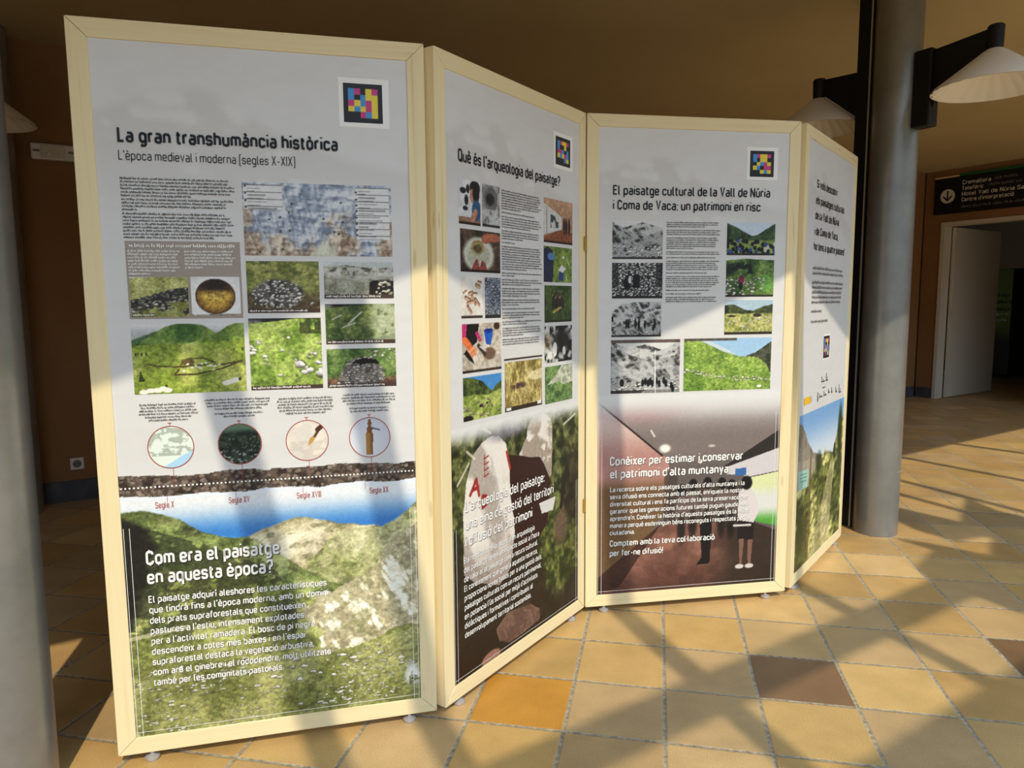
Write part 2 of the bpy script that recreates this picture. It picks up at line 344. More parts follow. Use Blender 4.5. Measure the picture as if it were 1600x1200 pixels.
lamp('white cone lamp on the far left column beside the emergency light', FCX, FCY, NA, zt=2.57)

# ------------------------------------------------------------------ small things on the walls
def wall_frame(o, s, z, base, E, N, rot):
    o.location = base + E * s + Vector((0, 0, z)); o.rotation_euler[2] = rot
e = tag(empty('emergency_light'), 'small rectangular white emergency light on the dark back wall, left of the screen', 'light')
wall_frame(e, .205, 2.225, A0, EW, NW, TH)
m_ = MB(); m_.box((-.125, -.045, 0), (.125, -.001, .1)); m_.build('housing', M['plastic'], e, bevel=.01)
m_ = MB(); m_.box((-.07, -.052, .012), (.06, -.044, .088)); m_.build('diffuser', mat('clear_diffuser', rgb(206, 200, 186), .2, 0, .6), e, bevel=.006)
for xx in (-.112, .078):
    m_ = MB(); m_.box((xx, -.047, .046), (xx + .036, -.044, .06)); m_.build('vent_slot', M['plastic_grey'], e)
for xx in (-.032, .034):
    m_ = MB(); m_.lathe([(0, .0), (.007, .002), (.009, .012), (.006, .02), (0, .022)], (xx, -.054, .022), 12); m_.build('indicator_lamp', M['lamp_white'], e, smooth=60)
so = tag(empty('power_socket'), 'white square power socket low on the back wall above the skirting', 'socket')
wall_frame(so, .20, .21, A0, EW, NW, TH)
m_ = MB(); m_.box((-.04, -.012, 0), (.04, -.001, .08)); m_.build('cover_plate', M['plastic'], so, bevel=.004)
m_ = MB()
n = 28
for i in range(n):
    a0, a1 = 2 * math.pi * i / n, 2 * math.pi * (i + 1) / n
    Q = lambda r_, a, y_: (r_ * math.cos(a), y_, .04 + r_ * math.sin(a))
    m_.face([Q(.026, a0, -.0125), Q(.026, a1, -.0125), Q(.022, a1, -.0128), Q(.022, a0, -.0128)])
    m_.face([Q(.022, a0, -.0128), Q(.022, a1, -.0128), Q(.021, a1, -.0122), Q(.021, a0, -.0122)])
    m_.face([Q(.021, a0, -.0122), Q(.021, a1, -.0122), (0, -.0122, .04)])
m_.build('recessed_well', M['plastic_grey'], so)
for xx in (-.0095, .0095):
    m_ = MB(); m_.box((xx - .003, -.0128, .037), (xx + .003, -.0123, .043)); m_.build('contact_hole', M['ink'], so)

# text tools: a narrow round-cornered sign-writer's alphabet drawn as strokes -------------------
X_, C_, D_ = .655, .935, -.21      # stroke centre lines of x-height, cap height, descender
Y_ = .065
def _rr(x0, y0, x1, y1): return (1, .2, [((x0 + x1) / 2, y1), (x1, y1), (x1, y0), (x0, y0), (x0, y1)])
G = {
 'a': (.38, [(0, .17, [(.03, X_), (.38, X_), (.38, Y_)]), (0, .15, [(.38, .39), (0, .39), (0, Y_), (.38, Y_)])]),
 'b': (.40, [(0, 0, [(0, C_), (0, Y_)]), _rr(0, Y_, .40, X_)]), 'c': (.37, [(0, .19, [(.37, .5), (.37, X_), (0, X_), (0, Y_), (.37, Y_), (.37, .22)])]),
 'd': (.40, [(0, 0, [(.40, C_), (.40, Y_)]), _rr(0, Y_, .40, X_)]), 'e': (.39, [(0, 0, [(0, .35), (.39, .35)]), (0, .19, [(.39, .35), (.39, X_), (0, X_), (0, Y_), (.37, Y_), (.37, .17)])]),
 'f': (.24, [(0, .13, [(.27, C_), (.08, C_), (.08, Y_)]), (0, 0, [(-.03, X_), (.26, X_)])]), 'g': (.40, [_rr(0, Y_, .40, X_), (0, .18, [(.40, X_), (.40, D_), (.03, D_)])]),
 'h': (.39, [(0, 0, [(0, C_), (0, Y_)]), (0, .19, [(0, X_), (.39, X_), (.39, Y_)])]), 'i': (.0, [(0, 0, [(0, X_), (0, Y_)]), (0, 0, [(0, .88), (0, .97)])]),
 'j': (.05, [(0, .1, [(.05, X_), (.05, D_), (-.08, D_)]), (0, 0, [(.05, .88), (.05, .97)])]), 'l': (.10, [(0, .1, [(0, C_), (0, Y_), (.13, Y_)])]),
 'm': (.64, [(0, 0, [(0, X_), (0, Y_)]), (0, .16, [(0, X_), (.32, X_), (.32, Y_)]), (0, .16, [(.32, X_), (.64, X_), (.64, Y_)])]),
 'n': (.39, [(0, 0, [(0, X_), (0, Y_)]), (0, .19, [(0, X_), (.39, X_), (.39, Y_)])]), 'o': (.40, [_rr(0, Y_, .40, X_)]),
 'p': (.40, [(0, 0, [(0, X_), (0, D_ - .03)]), _rr(0, Y_, .40, X_)]), 'q': (.40, [(0, 0, [(.40, X_), (.40, D_ - .03)]), _rr(0, Y_, .40, X_)]),
 'r': (.23, [(0, 0, [(0, X_), (0, Y_)]), (0, .15, [(0, .5), (0, X_), (.26, X_)])]), 's': (.35, [(0, .135, [(.34, .52), (.34, X_), (0, X_), (0, .36), (.35, .36), (.35, Y_), (0, Y_), (0, .2)])]),
 't': (.22, [(0, .12, [(.06, .86), (.06, Y_), (.25, Y_)]), (0, 0, [(-.05, X_), (.24, X_)])]), 'u': (.39, [(0, 0, [(.39, X_), (.39, Y_)]), (0, .19, [(0, X_), (0, Y_), (.39, Y_)])]),
 'v': (.38, [(0, 0, [(0, X_ + .06), (.19, Y_), (.38, X_ + .06)])]), 'x': (.37, [(0, 0, [(0, X_ + .06), (.37, 0)]), (0, 0, [(.37, X_ + .06), (0, 0)])]), 'y': (.38, [(0, 0, [(0, X_ + .06), (.2, Y_)]), (0, 0, [(.38, X_ + .06), (.12, D_)])]), 'z': (.35, [(0, 0, [(0, X_), (.35, X_), (0, Y_), (.35, Y_)])]),
 'C': (.42, [(0, .21, [(.42, .72), (.42, C_), (0, C_), (0, Y_), (.42, Y_), (.42, .28)])]), 'E': (.38, [(0, 0, [(.38, C_), (0, C_), (0, Y_), (.38, Y_)]), (0, 0, [(0, .51), (.34, .51)])]),
 'L': (.36, [(0, 0, [(0, 1), (0, Y_), (.36, Y_)])]), 'N': (.45, [(0, 0, [(0, 0), (0, 1)]), (0, 0, [(0, C_), (.45, Y_)]), (0, 0, [(.45, 0), (.45, 1)])]), 'Q': (.44, [_rr(0, Y_, .44, C_), (0, 0, [(.26, .24), (.48, -.02)])]),
 'S': (.42, [(0, .19, [(.42, .75), (.42, C_), (0, C_), (0, .51), (.42, .51), (.42, Y_), (0, Y_), (0, .26)])]), 'V': (.46, [(0, 0, [(0, 1), (.23, Y_), (.46, 1)])]), 'X': (.44, [(0, 0, [(0, 1), (.44, 0)]), (0, 0, [(.44, 1), (0, 0)])]),
 'I': (.0, [(0, 0, [(0, 1), (0, 0)])]), 'H': (.44, [(0, 0, [(0, 1), (0, 0)]), (0, 0, [(.44, 1), (.44, 0)]), (0, 0, [(0, .51), (.44, .51)])]), 'T': (.42, [(0, 0, [(0, C_), (.42, C_)]), (0, 0, [(.21, C_), (.21, 0)])]),
 'J': (.32, [(0, .16, [(.32, 1), (.32, Y_), (0, Y_), (0, .26)])]), 'A': (.46, [(0, 0, [(0, 0), (.23, C_), (.46, 0)]), (0, 0, [(.08, .26), (.38, .26)])]), 'D': (.43, [(0, 0, [(0, 1), (0, 0)]), (0, .2, [(0, C_), (.43, C_), (.43, Y_), (0, Y_)])]),
 '?': (.36, [(0, .17, [(0, .76), (0, C_), (.36, C_), (.36, .52), (.17, .5), (.17, .24)]), (0, 0, [(.17, 0), (.17, .12)])]), "'": (.0, [(0, 0, [(0, 1), (0, .76)])]), '(': (.14, [(0, .14, [(.16, 1.02), (0, 1.02), (0, -.16), (.16, -.16)])]), ')': (.14, [(0, .14, [(-.02, 1.02), (.14, 1.02), (.14, -.16), (-.02, -.16)])]),
 '.': (.0, [(0, 0, [(0, 0), (0, .12)])]), ',': (.0, [(0, 0, [(0, .12), (-.05, -.14)])]), ':': (.0, [(0, 0, [(0, 0), (0, .12)]), (0, 0, [(0, .5), (0, .62)])]), '-': (.26, [(0, 0, [(0, .38), (.26, .38)])]), '!': (.0, [(0, 0, [(0, 1), (0, .3)]), (0, 0, [(0, 0), (0, .12)])]), '·': (.0, [(0, 0, [(0, .4), (0, .52)])]), ' ': (.06, []),
}
for ch, b_, sl in [('à', 'a', -1), ('è', 'e', -1), ('ò', 'o', -1), ('é', 'e', 1), ('ó', 'o', 1), ('ú', 'u', 1), ('í', 'i', 1)]:
    w_, st_ = G[b_]; st_ = list(st_[:1] if b_ == 'i' else st_); st_.append((0, 0, [(w_ / 2 - .08 * sl, .80), (w_ / 2 + .08 * sl, .99)])); G[ch] = (w_, st_)
def _round(pts, R, closed):
    if closed: pts = pts + [pts[0]]
    if R <= 0: return pts
    out = [pts[0]]
    for a, p, c in zip(pts[:-2], pts[1:-1], pts[2:]):
        la, lc = math.dist(a, p), math.dist(p, c); r = min(R, la * .5 if a is not pts[0] else la * .98, lc * .5 if c is not pts[-1] else lc * .98)
        A = [p[i] + (a[i] - p[i]) / la * r for i in (0, 1)]; B_ = [p[i] + (c[i] - p[i]) / lc * r for i in (0, 1)]
        for k in range(6):
            t = k / 5; q = [(1 - t) ** 2 * A[i] + 2 * t * (1 - t) * p[i] * 1.0 + t * t * B_[i] for i in (0, 1)]; out.append(tuple(q))
    out.append(pts[-1]); return out
_fc = {}
def text_mesh(s, bold=0.0):
    key = (s, bold)
    if key in _fc: return _fc[key]
    h = (.098 + 3.2 * bold) / 2; vs, fs = [], []; x = 0.0
    for ch in s:
        w_, st_ = G[ch]
        for closed, R, pts in st_:
            q = _round([(float(a), float(b_)) for a, b_ in pts], R, closed); L = []; n = len(q)
            for i in range(n):
                d0 = (q[i][0] - q[i - 1][0], q[i][1] - q[i - 1][1]) if i > 0 else None; d1 = (q[i + 1][0] - q[i][0], q[i + 1][1] - q[i][1]) if i < n - 1 else None
                if closed and i in (0, n - 1): d0 = (q[-1][0] - q[-2][0], q[-1][1] - q[-2][1]); d1 = (q[1][0] - q[0][0], q[1][1] - q[0][1])
                ds = [(d[0] / max(math.hypot(*d), 1e-9), d[1] / max(math.hypot(*d), 1e-9)) for d in (d0, d1) if d]
                tx, ty = sum(d[0] for d in ds), sum(d[1] for d in ds); l_ = max(math.hypot(tx, ty), 1e-6); tx, ty = tx / l_, ty / l_
                k = 1 / max(abs(ds[0][0] * tx + ds[0][1] * ty), .5) * h; L.append(((q[i][0] - ty * k + x, q[i][1] + tx * k), (q[i][0] + ty * k + x, q[i][1] - tx * k)))
            for (a, b_), (c, d) in zip(L[:-1], L[1:]):
                i0 = len(vs); vs += [(*a, 0), (*b_, 0), (*d, 0), (*c, 0)]; fs.append((i0, i0 + 1, i0 + 2, i0 + 3))
        x += w_ + .205 + 1.6 * bold
    _fc[key] = (vs, fs); return vs, fs
CAPH = 1.0
def add_text(mb, s, x0, x1, base, cap, y, bold=0.0, mi=0, dx=0, dz=0, tight=True):
    vs, fs = text_mesh(s, bold)
    lo = min(v[0] for v in vs); hi = max(v[0] for v in vs); k = cap / CAPH
    kx = (x1 - x0) / (hi - lo) if x1 else k * .8
    b0 = len(mb.v)
    mb.v += [(x0 + (v[0] - lo) * kx + dx, y, base + v[1] * k + dz) for v in vs]
    for f in fs: mb.f.append(tuple(b0 + i for i in f)); mb.uv.append([(0, 0)] * len(f)); mb.mi.append(mi)
def micro(mb, u0, u1, vt, lines, pitch, y, rg, h=.42, center=False, last=.6, mi=0, density=1.0):
    """a paragraph too small to read: each letter is a short upright stroke of its own height"""
    for k in range(lines):
        v = vt - pitch * (k + .75); w = u1 - u0; ww = w * (last if k == lines - 1 else rg.uniform(.9, 1.0))
        x = u0 + ((w - ww) / 2 if center else 0); end = x + ww; xh = pitch * h; st = pitch * .17
        while x < end:
            for _ in range(rg.choice([2, 3, 4, 5, 6, 7, 8, 9])):
                if x > end: break
                up = xh * rg.choice([1, 1, 1, 1.45, 1, 1.5]); dn = xh * rg.choice([0, 0, 0, 0, .35])
                if rg.random() < density:
                    mb.face([(x, y, v - dn), (x + st, y, v - dn), (x + st, y, v + up), (x, y, v + up)], mi=mi)
                    if rg.random() < .6:
                        zz = v + xh * rg.choice([0, .4, .8]); mb.face([(x + st, y, zz), (x + st * 2, y, zz), (x + st * 2, y, zz + st * .8), (x + st, y, zz + st * .8)], mi=mi)
                x += pitch * .36
            x += pitch * .22

# direction sign over the doorway
sg = tag(empty('direction_sign'), 'long black direction sign with white arrow disc, above the doorway on the right', 'sign')
wall_frame(sg, .125, 0, CR, ER, NR, TR)
m_ = MB(); m_.box((0, -.03, 2.392), (2.3, -.001, 2.835)); m_.build('sign_board', M['sign_black'], sg, bevel=.003)
m_ = MB(); m_.box((0, -.034, 2.842), (.29, -.004, 2.862)); m_.build('cream_strip', M['sign_cream'], sg)
m_ = MB(); m_.box((.30, -.034, 2.842), (2.3, -.004, 2.875)); m_.build('green_strip', M['sign_green'], sg)
m_ = MB(); n = 40; yy = -.0315
for i in range(n):
    a0, a1 = 2 * math.pi * i / n, 2 * math.pi * (i + 1) / n
    m_.face([(.165, yy, 2.612), (.165 + .088 * math.cos(a0), yy, 2.612 + .088 * math.sin(a0)), (.165 + .088 * math.cos(a1), yy, 2.612 + .088 * math.sin(a1))])
m_.build('arrow_disc', M['sign_white'], sg)
m_ = MB(); yy = -.0325; cx, cz = .165, 2.612
m_.face([(cx - .009, yy, cz - .05), (cx + .009, yy, cz - .05), (cx + .009, yy, cz + .065), (cx - .009, yy, cz + .065)])
for sgn in (-1, 1):
    m_.face([(cx, yy, cz - .068), (cx, yy, cz - .042), (cx + sgn * .048, yy, cz + .008), (cx + sgn * .06, yy, cz - .006)][::sgn])
m_.build('arrow', M['sign_black'], sg)
m_ = MB(); yy = -.032
for s_, x0, x1, zb, cap in [('Cremallera', .335, .66, 2.735, .052), ('Telefèric', .335, .58, 2.665, .05), ('Hotel Vall de Núria Sant Josep', .335, 1.30, 2.595, .05), ("Centre d'interpretació", .335, .92, 2.525, .05)]:
    add_text(m_, s_, x0, x1, zb, cap, yy, .012)
m_.build('lettering', M['sign_white'], sg)
m_ = MB(); rg = random.Random(3)
for x0, x1, zt in [(.70, .93, 2.80), (.64, 1.0, 2.73), (.335, 1.15, 2.50)]: micro(m_, x0, x1, zt - .01, 1, .05, yy, rg, last=1.0)
m_.build('small_lettering', M['plastic_grey'], sg)

# two added off-camera plates, outlined to cast the floor shadow near the right-hand column
def shadow_plate(n, pts, z):
    q = [sh2roof(p, z) for p in pts]
    if sum(q[i][0] * q[(i + 1) % len(q)][1] - q[(i + 1) % len(q)][0] * q[i][1] for i in range(len(q))) < 0: q.reverse()
    m_ = MB(); m_.prism([(x, y, z) for x, y in q], [(x, y, z + .03) for x, y in q]); return structure(m_.build('trim_%d' % n, M['frame_dark']))
shadow_plate(nb, [(2.10, 3.80), (2.20, 3.60), (1.97, 3.36), (1.95, 3.20), (2.03, 3.05), (2.11, 2.84), (2.30, 2.95), (3.4, 3.6), (3.0, 4.3), (2.44, 3.52), (2.25, 3.70)], 3.06)
shadow_plate(nb + 1, [(2.42, 4.40), (2.28, 4.12), (2.29, 3.95), (2.40, 3.74), (3.0, 4.2), (3.0, 4.6), (2.80, 3.84)], 3.06)

# ------------------------------------------------------------------ procedural pictures printed on the panels
def hsh(ix, iy, s): 
    v = np.sin(ix * 127.1 + iy * 311.7 + s * 74.7) * 43758.5453; return v - np.floor(v)
def vn(x, y, s):
    ix, iy = np.floor(x), np.floor(y); fx, fy = x - ix, y - iy; fx = fx * fx * (3 - 2 * fx); fy = fy * fy * (3 - 2 * fy)
    return (hsh(ix, iy, s) * (1 - fx) + hsh(ix + 1, iy, s) * fx) * (1 - fy) + (hsh(ix, iy + 1, s) * (1 - fx) + hsh(ix + 1, iy + 1, s) * fx) * fy
def fbm(x, y, s, o=5, g=.55):
    t = 0; a = 1; n = 0
    for k in range(o): t = t + a * vn(x * 2 ** k + 13.7 * k, y * 2 ** k + 7.3 * k, s + k); n += a; a *= g
    return t / n
def ridg(x, y, s, o=5):
    t = 0; a = 1; n = 0
    for k in range(o): t = t + a * (1 - np.abs(2 * vn(x * 2 ** k + 3.1 * k, y * 2 ** k + 9.2 * k, s + k) - 1)); n += a; a *= .55
    return t / n
def wor(x, y, s):
    ix, iy = np.floor(x), np.floor(y); best = np.full(np.shape(x), 9.0); bid = np.zeros(np.shape(x)); by = np.zeros(np.shape(x))
    for dx in (-1, 0, 1):
        for dy in (-1, 0, 1):
            cx, cy = ix + dx, iy + dy; px = cx + hsh(cx, cy, s); py = cy + hsh(cx, cy, s + 5); d = np.hypot(px - x, py - y); k = d < best
            best = np.where(k, d, best); bid = np.where(k, hsh(cx, cy, s + 9), bid); by = np.where(k, y - py, by)
    return best, bid, by
def ss(a, b, x): t = np.clip((x - a) / (b - a), 0, 1); return t * t * (3 - 2 * t)
def C(*c): return np.array(c, dtype=float) / 255.
def mix(a, b, t): t = np.clip(np.asarray(t, dtype=float), 0, 1)[..., None]; return a * (1 - t) + b * t
def line(X, pts): return np.interp(X, [p[0] for p in pts], [p[1] for p in pts])
def poly(X, Y, pts):
    r = np.zeros(np.shape(X), bool); n = len(pts)
    for i in range(n):
        (x0, y0), (x1, y1) = pts[i], pts[(i + 1) % n]
        if y0 == y1: continue
        r ^= ((y0 > Y) != (y1 > Y)) & (X < (x1 - x0) * (Y - y0) / (y1 - y0) + x0)
    return r.astype(float)
def ell(X, Y, cx, cy, rx, ry, soft=.15): return 1 - ss(1 - soft, 1 + soft, np.hypot((X - cx) / rx, (Y - cy) / ry))
def seg(X, Y, x0, y0, x1, y1, w):
    dx, dy = x1 - x0, y1 - y0; t = np.clip(((X - x0) * dx + (Y - y0) * dy) / (dx * dx + dy * dy), 0, 1)
    return 1 - ss(w * .7, w * 1.2, np.hypot(X - x0 - t * dx, Y - y0 - t * dy))
def base(X, c): return np.ones(np.shape(X) + (3,)) * c
def tex(X, Y, s, c1, c2, sc=6, o=5, lo=.3, hi=.7): return mix(base(X, c1), c2, ss(lo, hi, fbm(X * sc, Y * sc, s, o)))
def bw(c, k=1.0): g = (c @ np.array([.3, .59, .11]))[..., None]; return c * (1 - k) + g * k
def stones(c, X, Y, s, sc, dens, mask=1.0, col=C(205, 200, 190), dark=C(70, 66, 58), size=.42, asp=1.5):
    wx = X * sc + .55 * (fbm(X * sc * 1.3, Y * sc * 1.3, s + 3, 3) - .5); wy = Y * sc * asp + .55 * (fbm(X * sc * 1.3 + 9, Y * sc * 1.3, s + 4, 3) - .5)
    f, i, dy = wor(wx, wy, s); sz = size * (.55 + .55 * hsh(np.floor(i * 997), 1., 2)); m_ = (i < dens) * (1 - ss(sz * .85, sz, f)) * mask
    g = fbm(X * sc * 4, Y * sc * 4, s + 6, 3); lit = mix(base(X, col), C(104, 98, 90), ss(-.12, .32, -dy)) * (.78 + .3 * hsh(np.floor(i * 991), 2., 5) + .5 * (g - .3))[..., None]
    f2 = ((i < dens) * (1 - ss(sz, sz * 1.35, f))) * mask
    c = mix(c, dark, f2 * .6); return mix(c, lit, m_)
G1, G2, G3 = C(96, 132, 44), C(150, 176, 78), C(62, 88, 38)

def pic_map(X, Y, a, s):
    x = X * a; h = ridg(x * 3.2 + .8 * Y, Y * 3.2, 3, 5); hx = ridg((x + .03) * 3.2 + .8 * (Y - .03), (Y - .03) * 3.2, 3, 5); d = np.clip((h - hx) * 4.2 + .5, 0, 1)
    c = mix(base(X, C(210, 214, 224)), C(116, 128, 150), d)
    br = ss(.5, .66, fbm(x * 2.4, Y * 2.4, 8) + .5 * (.36 - Y)); c = mix(c, mix(base(X, C(220, 200, 174)), C(140, 112, 88), d), br * .85)
    c = mix(c, C(206, 208, 182), ss(.0, -.1, Y - line(X, [(0, -.1), (.38, -.1), (.44, .1), (.52, .28), (.6, .12), (.66, -.1), (1, -.1)])) * .8)
    for bx0, bx1, by0 in ((.01, .26, .63), (.75, .985, .24)):
        m_ = (X > bx0) * (X < bx1) * (Y > by0) * (Y < .975); c = mix(c, C(222, 220, 220), m_ * .92)
        ln = m_ * (X > bx0 + .02) * (np.mod(Y * 22, 1) < .35) * (X < bx0 + .03 + .16 * hsh(np.floor(Y * 22), 1, 3) + .03); c = mix(c, C(120, 118, 118), ln * .7)
        ln = m_ * (np.mod(Y * 10.3 + .1, 1) < .1); c = mix(c, C(90, 90, 90), ln * .8)
    for px, py in [(.32, .72), (.65, .75), (.30, .6), (.24, .53), (.17, .5), (.53, .52), (.67, .55), (.66, .48), (.6, .34), (.63, .31), (.24, .34), (.3, .35), (.25, .09), (.1, .05), (.02, .95), (.02, .85), (.02, .75), (.02, .66), (.757, .9), (.757, .8), (.757, .72), (.757, .64), (.757, .55), (.757, .46), (.757, .37), (.757, .3)]:
        c = mix(c, C(62, 88, 52), ell(x, Y, px * a, py, .016, .016))
    return c
def pic_slope(X, Y, a, s, ridge=((0, .8), (.4, .7), (1, .95)), sky=C(196, 206, 206), rock=0, dens=.5, g=(G1, G2), scl=4, rmask=None, rsc=12, dark=0):
    x = X * a; c = mix(base(X, sky), C(228, 232, 232), ss(.5, 1, fbm(x * 2, Y * 3, s)))
    r = line(X, ridge) + .03 * (fbm(x * 6, x * 0 + s, s) - .5); gr = tex(x, Y, s + 2, g[0], g[1], scl)
    gr = gr * (.8 + .4 * fbm(x * 22, Y * 34, s + 4, 3))[..., None]; c = mix(c, gr, ss(.005, -.005, Y - r))
    if rock:
        mk = rmask(X, Y) if rmask else 1.0; c = stones(c, x, Y, s + 1, rsc, dens, mk * (Y < r - .03))
    return c
def pic_walls(X, Y, a, s):
    c = pic_slope(X, Y, a, s, ((0, .97), (.5, 1.02), (1, 1.1)), g=(C(150, 152, 84), C(190, 188, 120)))
    top = line(X, [(0, .42), (.35, .55), (.7, .7), (1, .74)]); k = ss(.02, -.02, Y - top)
    d = stones(tex(X * a, Y, 7, C(52, 48, 42), C(84, 82, 66), 8), X * a, Y, 3, 9, .85, 1.0, C(176, 172, 160), C(26, 24, 22))
    c = mix(c, d, k); c = mix(c, tex(X * a, Y, 5, C(120, 124, 60), C(160, 160, 96), 6), k * ss(.04, -.04, Y - top + .28 + .1 * fbm(X * 7, Y, 2)) * ss(.42, .5, fbm(X * 5, Y * 7, 9)))
    return mix(c, C(40, 40, 44), k * ss(.16, .0, abs(Y - top + .12)) * .45)
def pic_bowl(X, Y, a, s):
    c = mix(base(X, C(232, 230, 228)), C(190, 188, 190), ss(.4, 1, np.hypot(X - .5, Y - .4))); c = mix(c, C(150, 140, 126), (Y < .045) * 1.0)
    o = ell(X, Y, .49, .5, .41, .45, .02); q = np.hypot((X - .49) / .41, (Y - .5) / .45)
    b_ = mix(base(X, C(196, 156, 62)), C(120, 84, 30), ss(.5, 1.0, q)); b_ = mix(b_, C(58, 38, 20), ell(X, Y, .5, .82, .36, .25, .5)); b_ = mix(b_, C(216, 178, 82), ell(X, Y, .5, .52, .3, .12, .6) * .8)
    b_ = mix(b_, C(96, 66, 24), np.clip(np.abs(np.sin(np.arctan2(Y - .5, X - .49) * 7)) * (q < .45) * (q > .1) * (fbm(X * 20, Y * 20, 4) > .5), 0, 1) * .6)
    b_ = mix(b_, C(60, 40, 22), ss(.93, .97, q)); return mix(c, b_, o)
def pic_pile(X, Y, a, s):
    x = X * a; c = pic_slope(X, Y, a, s, ((0, 1.2), (1, 1.2)), g=(C(112, 118, 56), C(160, 160, 90))); c = mix(c, tex(x, Y, 3, C(84, 66, 48), C(120, 100, 70), 7), ss(.55, .3, Y + .1 * fbm(x * 4, Y * 4, 3)) * .85)
    c = mix(c, C(70, 84, 40), ss(.6, .8, Y) * ss(.5, .6, fbm(x * 3, Y * 8, 6)) * .6); k = ss(1.0, .85, np.hypot((X - .42) / .44, (Y - .36) / .34) + .2 * fbm(x * 5, Y * 5, 2))
    d = stones(tex(x, Y, 4, C(70, 66, 62), C(110, 106, 100), 9), x, Y, 8, 11, .92, 1.0, C(214, 210, 204), C(44, 40, 38)); c = mix(c, d, k)
    return stones(c, x, Y, 11, 8, .25, (Y < .35) * 1.0, C(206, 200, 190))
def pic_crag(X, Y, a, s):
    x = X * a; c = pic_slope(X, Y, a, s, ((0, .86), (.3, .92), (.7, .84), (1, .8)), C(186, 190, 188), g=(C(128, 128, 112), C(170, 168, 152)))
    st = ss(.62, .7, ridg(x * 2 + Y * 1.5, Y * 5 - x, 5, 4)) * ss(.5, .75, Y); c = mix(c, C(72, 70, 66), st * .7 * (Y < .86)); c = mix(c, C(216, 212, 204), ss(.58, .64, ridg(x * 3 + .3, Y * 6, 9, 4)) * ss(.45, .7, Y) * .7 * (Y < .84))
    k = ss(.6, .7, X) * ss(.5, .4, Y - .2 * (X - .6)); c = mix(c, stones(base(X, C(40, 36, 32)), x, Y, 6, 7, .9, 1.0, C(214, 204, 180), C(24, 20, 18)), k); return mix(c, C(46, 32, 24), poly(X, Y, [(.64, .06), (.65, .4), (.7, .5), (.78, .5), (.76, .3), (.72, .06)]))
def pic_greenrock(X, Y, a, s):
    x = X * a; c = pic_slope(X, Y, a, s, ((0, .93), (.3, .96), (.6, .99), (1, 1.0)), C(46, 44, 38), g=(C(112, 140, 52), C(170, 190, 96)), scl=5)
    c = stones(c, x, Y, 3, 9, .55, ss(.42, .56, fbm(x * 3.2, Y * 3.2, 6)) * ss(.05, .2, Y) * ss(.9, .72, Y), C(232, 228, 220), C(64, 70, 36)); c = stones(c, x, Y, 12, 5, .8, ((X > .62) * (Y < .5) * (Y > .05) * (fbm(x * 3, Y * 3, 9) > .46)).astype(float), C(226, 224, 220), C(50, 52, 32))
    return mix(c, C(66, 74, 34), ((X > .7) * (Y > .78)) * ss(.5, .56, fbm(x * 9, Y * 9, 2)) * .8)
def pic_scree(X, Y, a, s):
    x = X * a; c = pic_slope(X, Y, a, s, ((0, .9), (.4, .97), (1, 1.02)), C(40, 44, 34), g=(C(70, 92, 44), C(124, 136, 74)))
    w = ss(.5, .8, X) * ss(.45, .6, ridg(x * 3, Y * 4, 4)); c = mix(c, C(190, 196, 168), w * .75); c = mix(c, C(178, 184, 160), seg(x, Y, .32 * a, .5, .52 * a, .8, .02) + seg(x, Y, .25 * a, .42, .42 * a, .52, .016) + seg(x, Y, .1 * a, .62, .22 * a, .72, .014)); return mix(c, C(40, 54, 30), ss(.3, 0, Y) * .35)
def pic_hut(X, Y, a, s):
    x = X * a; c = pic_slope(X, Y, a, s, ((0, 1.2), (1, 1.2)), g=(C(78, 110, 50), C(128, 150, 84))); c = stones(c, x, Y, 2, 7, .5, (X > .6) * (Y > .5), C(210, 206, 196)); c = mix(c, tex(x, Y, 7, C(96, 70, 54), C(132, 100, 78), 8), ss(.35, .15, Y))
    k = poly(X, Y, [(.14, .1), (.2, .42), (.32, .7), (.5, .8), (.68, .72), (.8, .5), (.84, .2), (.7, .08), (.4, .06)]); c = mix(c, stones(tex(x, Y, 4, C(96, 90, 84), C(140, 132, 124), 9), x, Y, 5, 8, .9, 1., C(190, 184, 178), C(50, 44, 40)), k); return mix(c, C(18, 16, 16), poly(X, Y, [(.33, .56), (.4, .7), (.55, .76), (.72, .7), (.76, .58), (.6, .62), (.48, .56), (.42, .64)]))
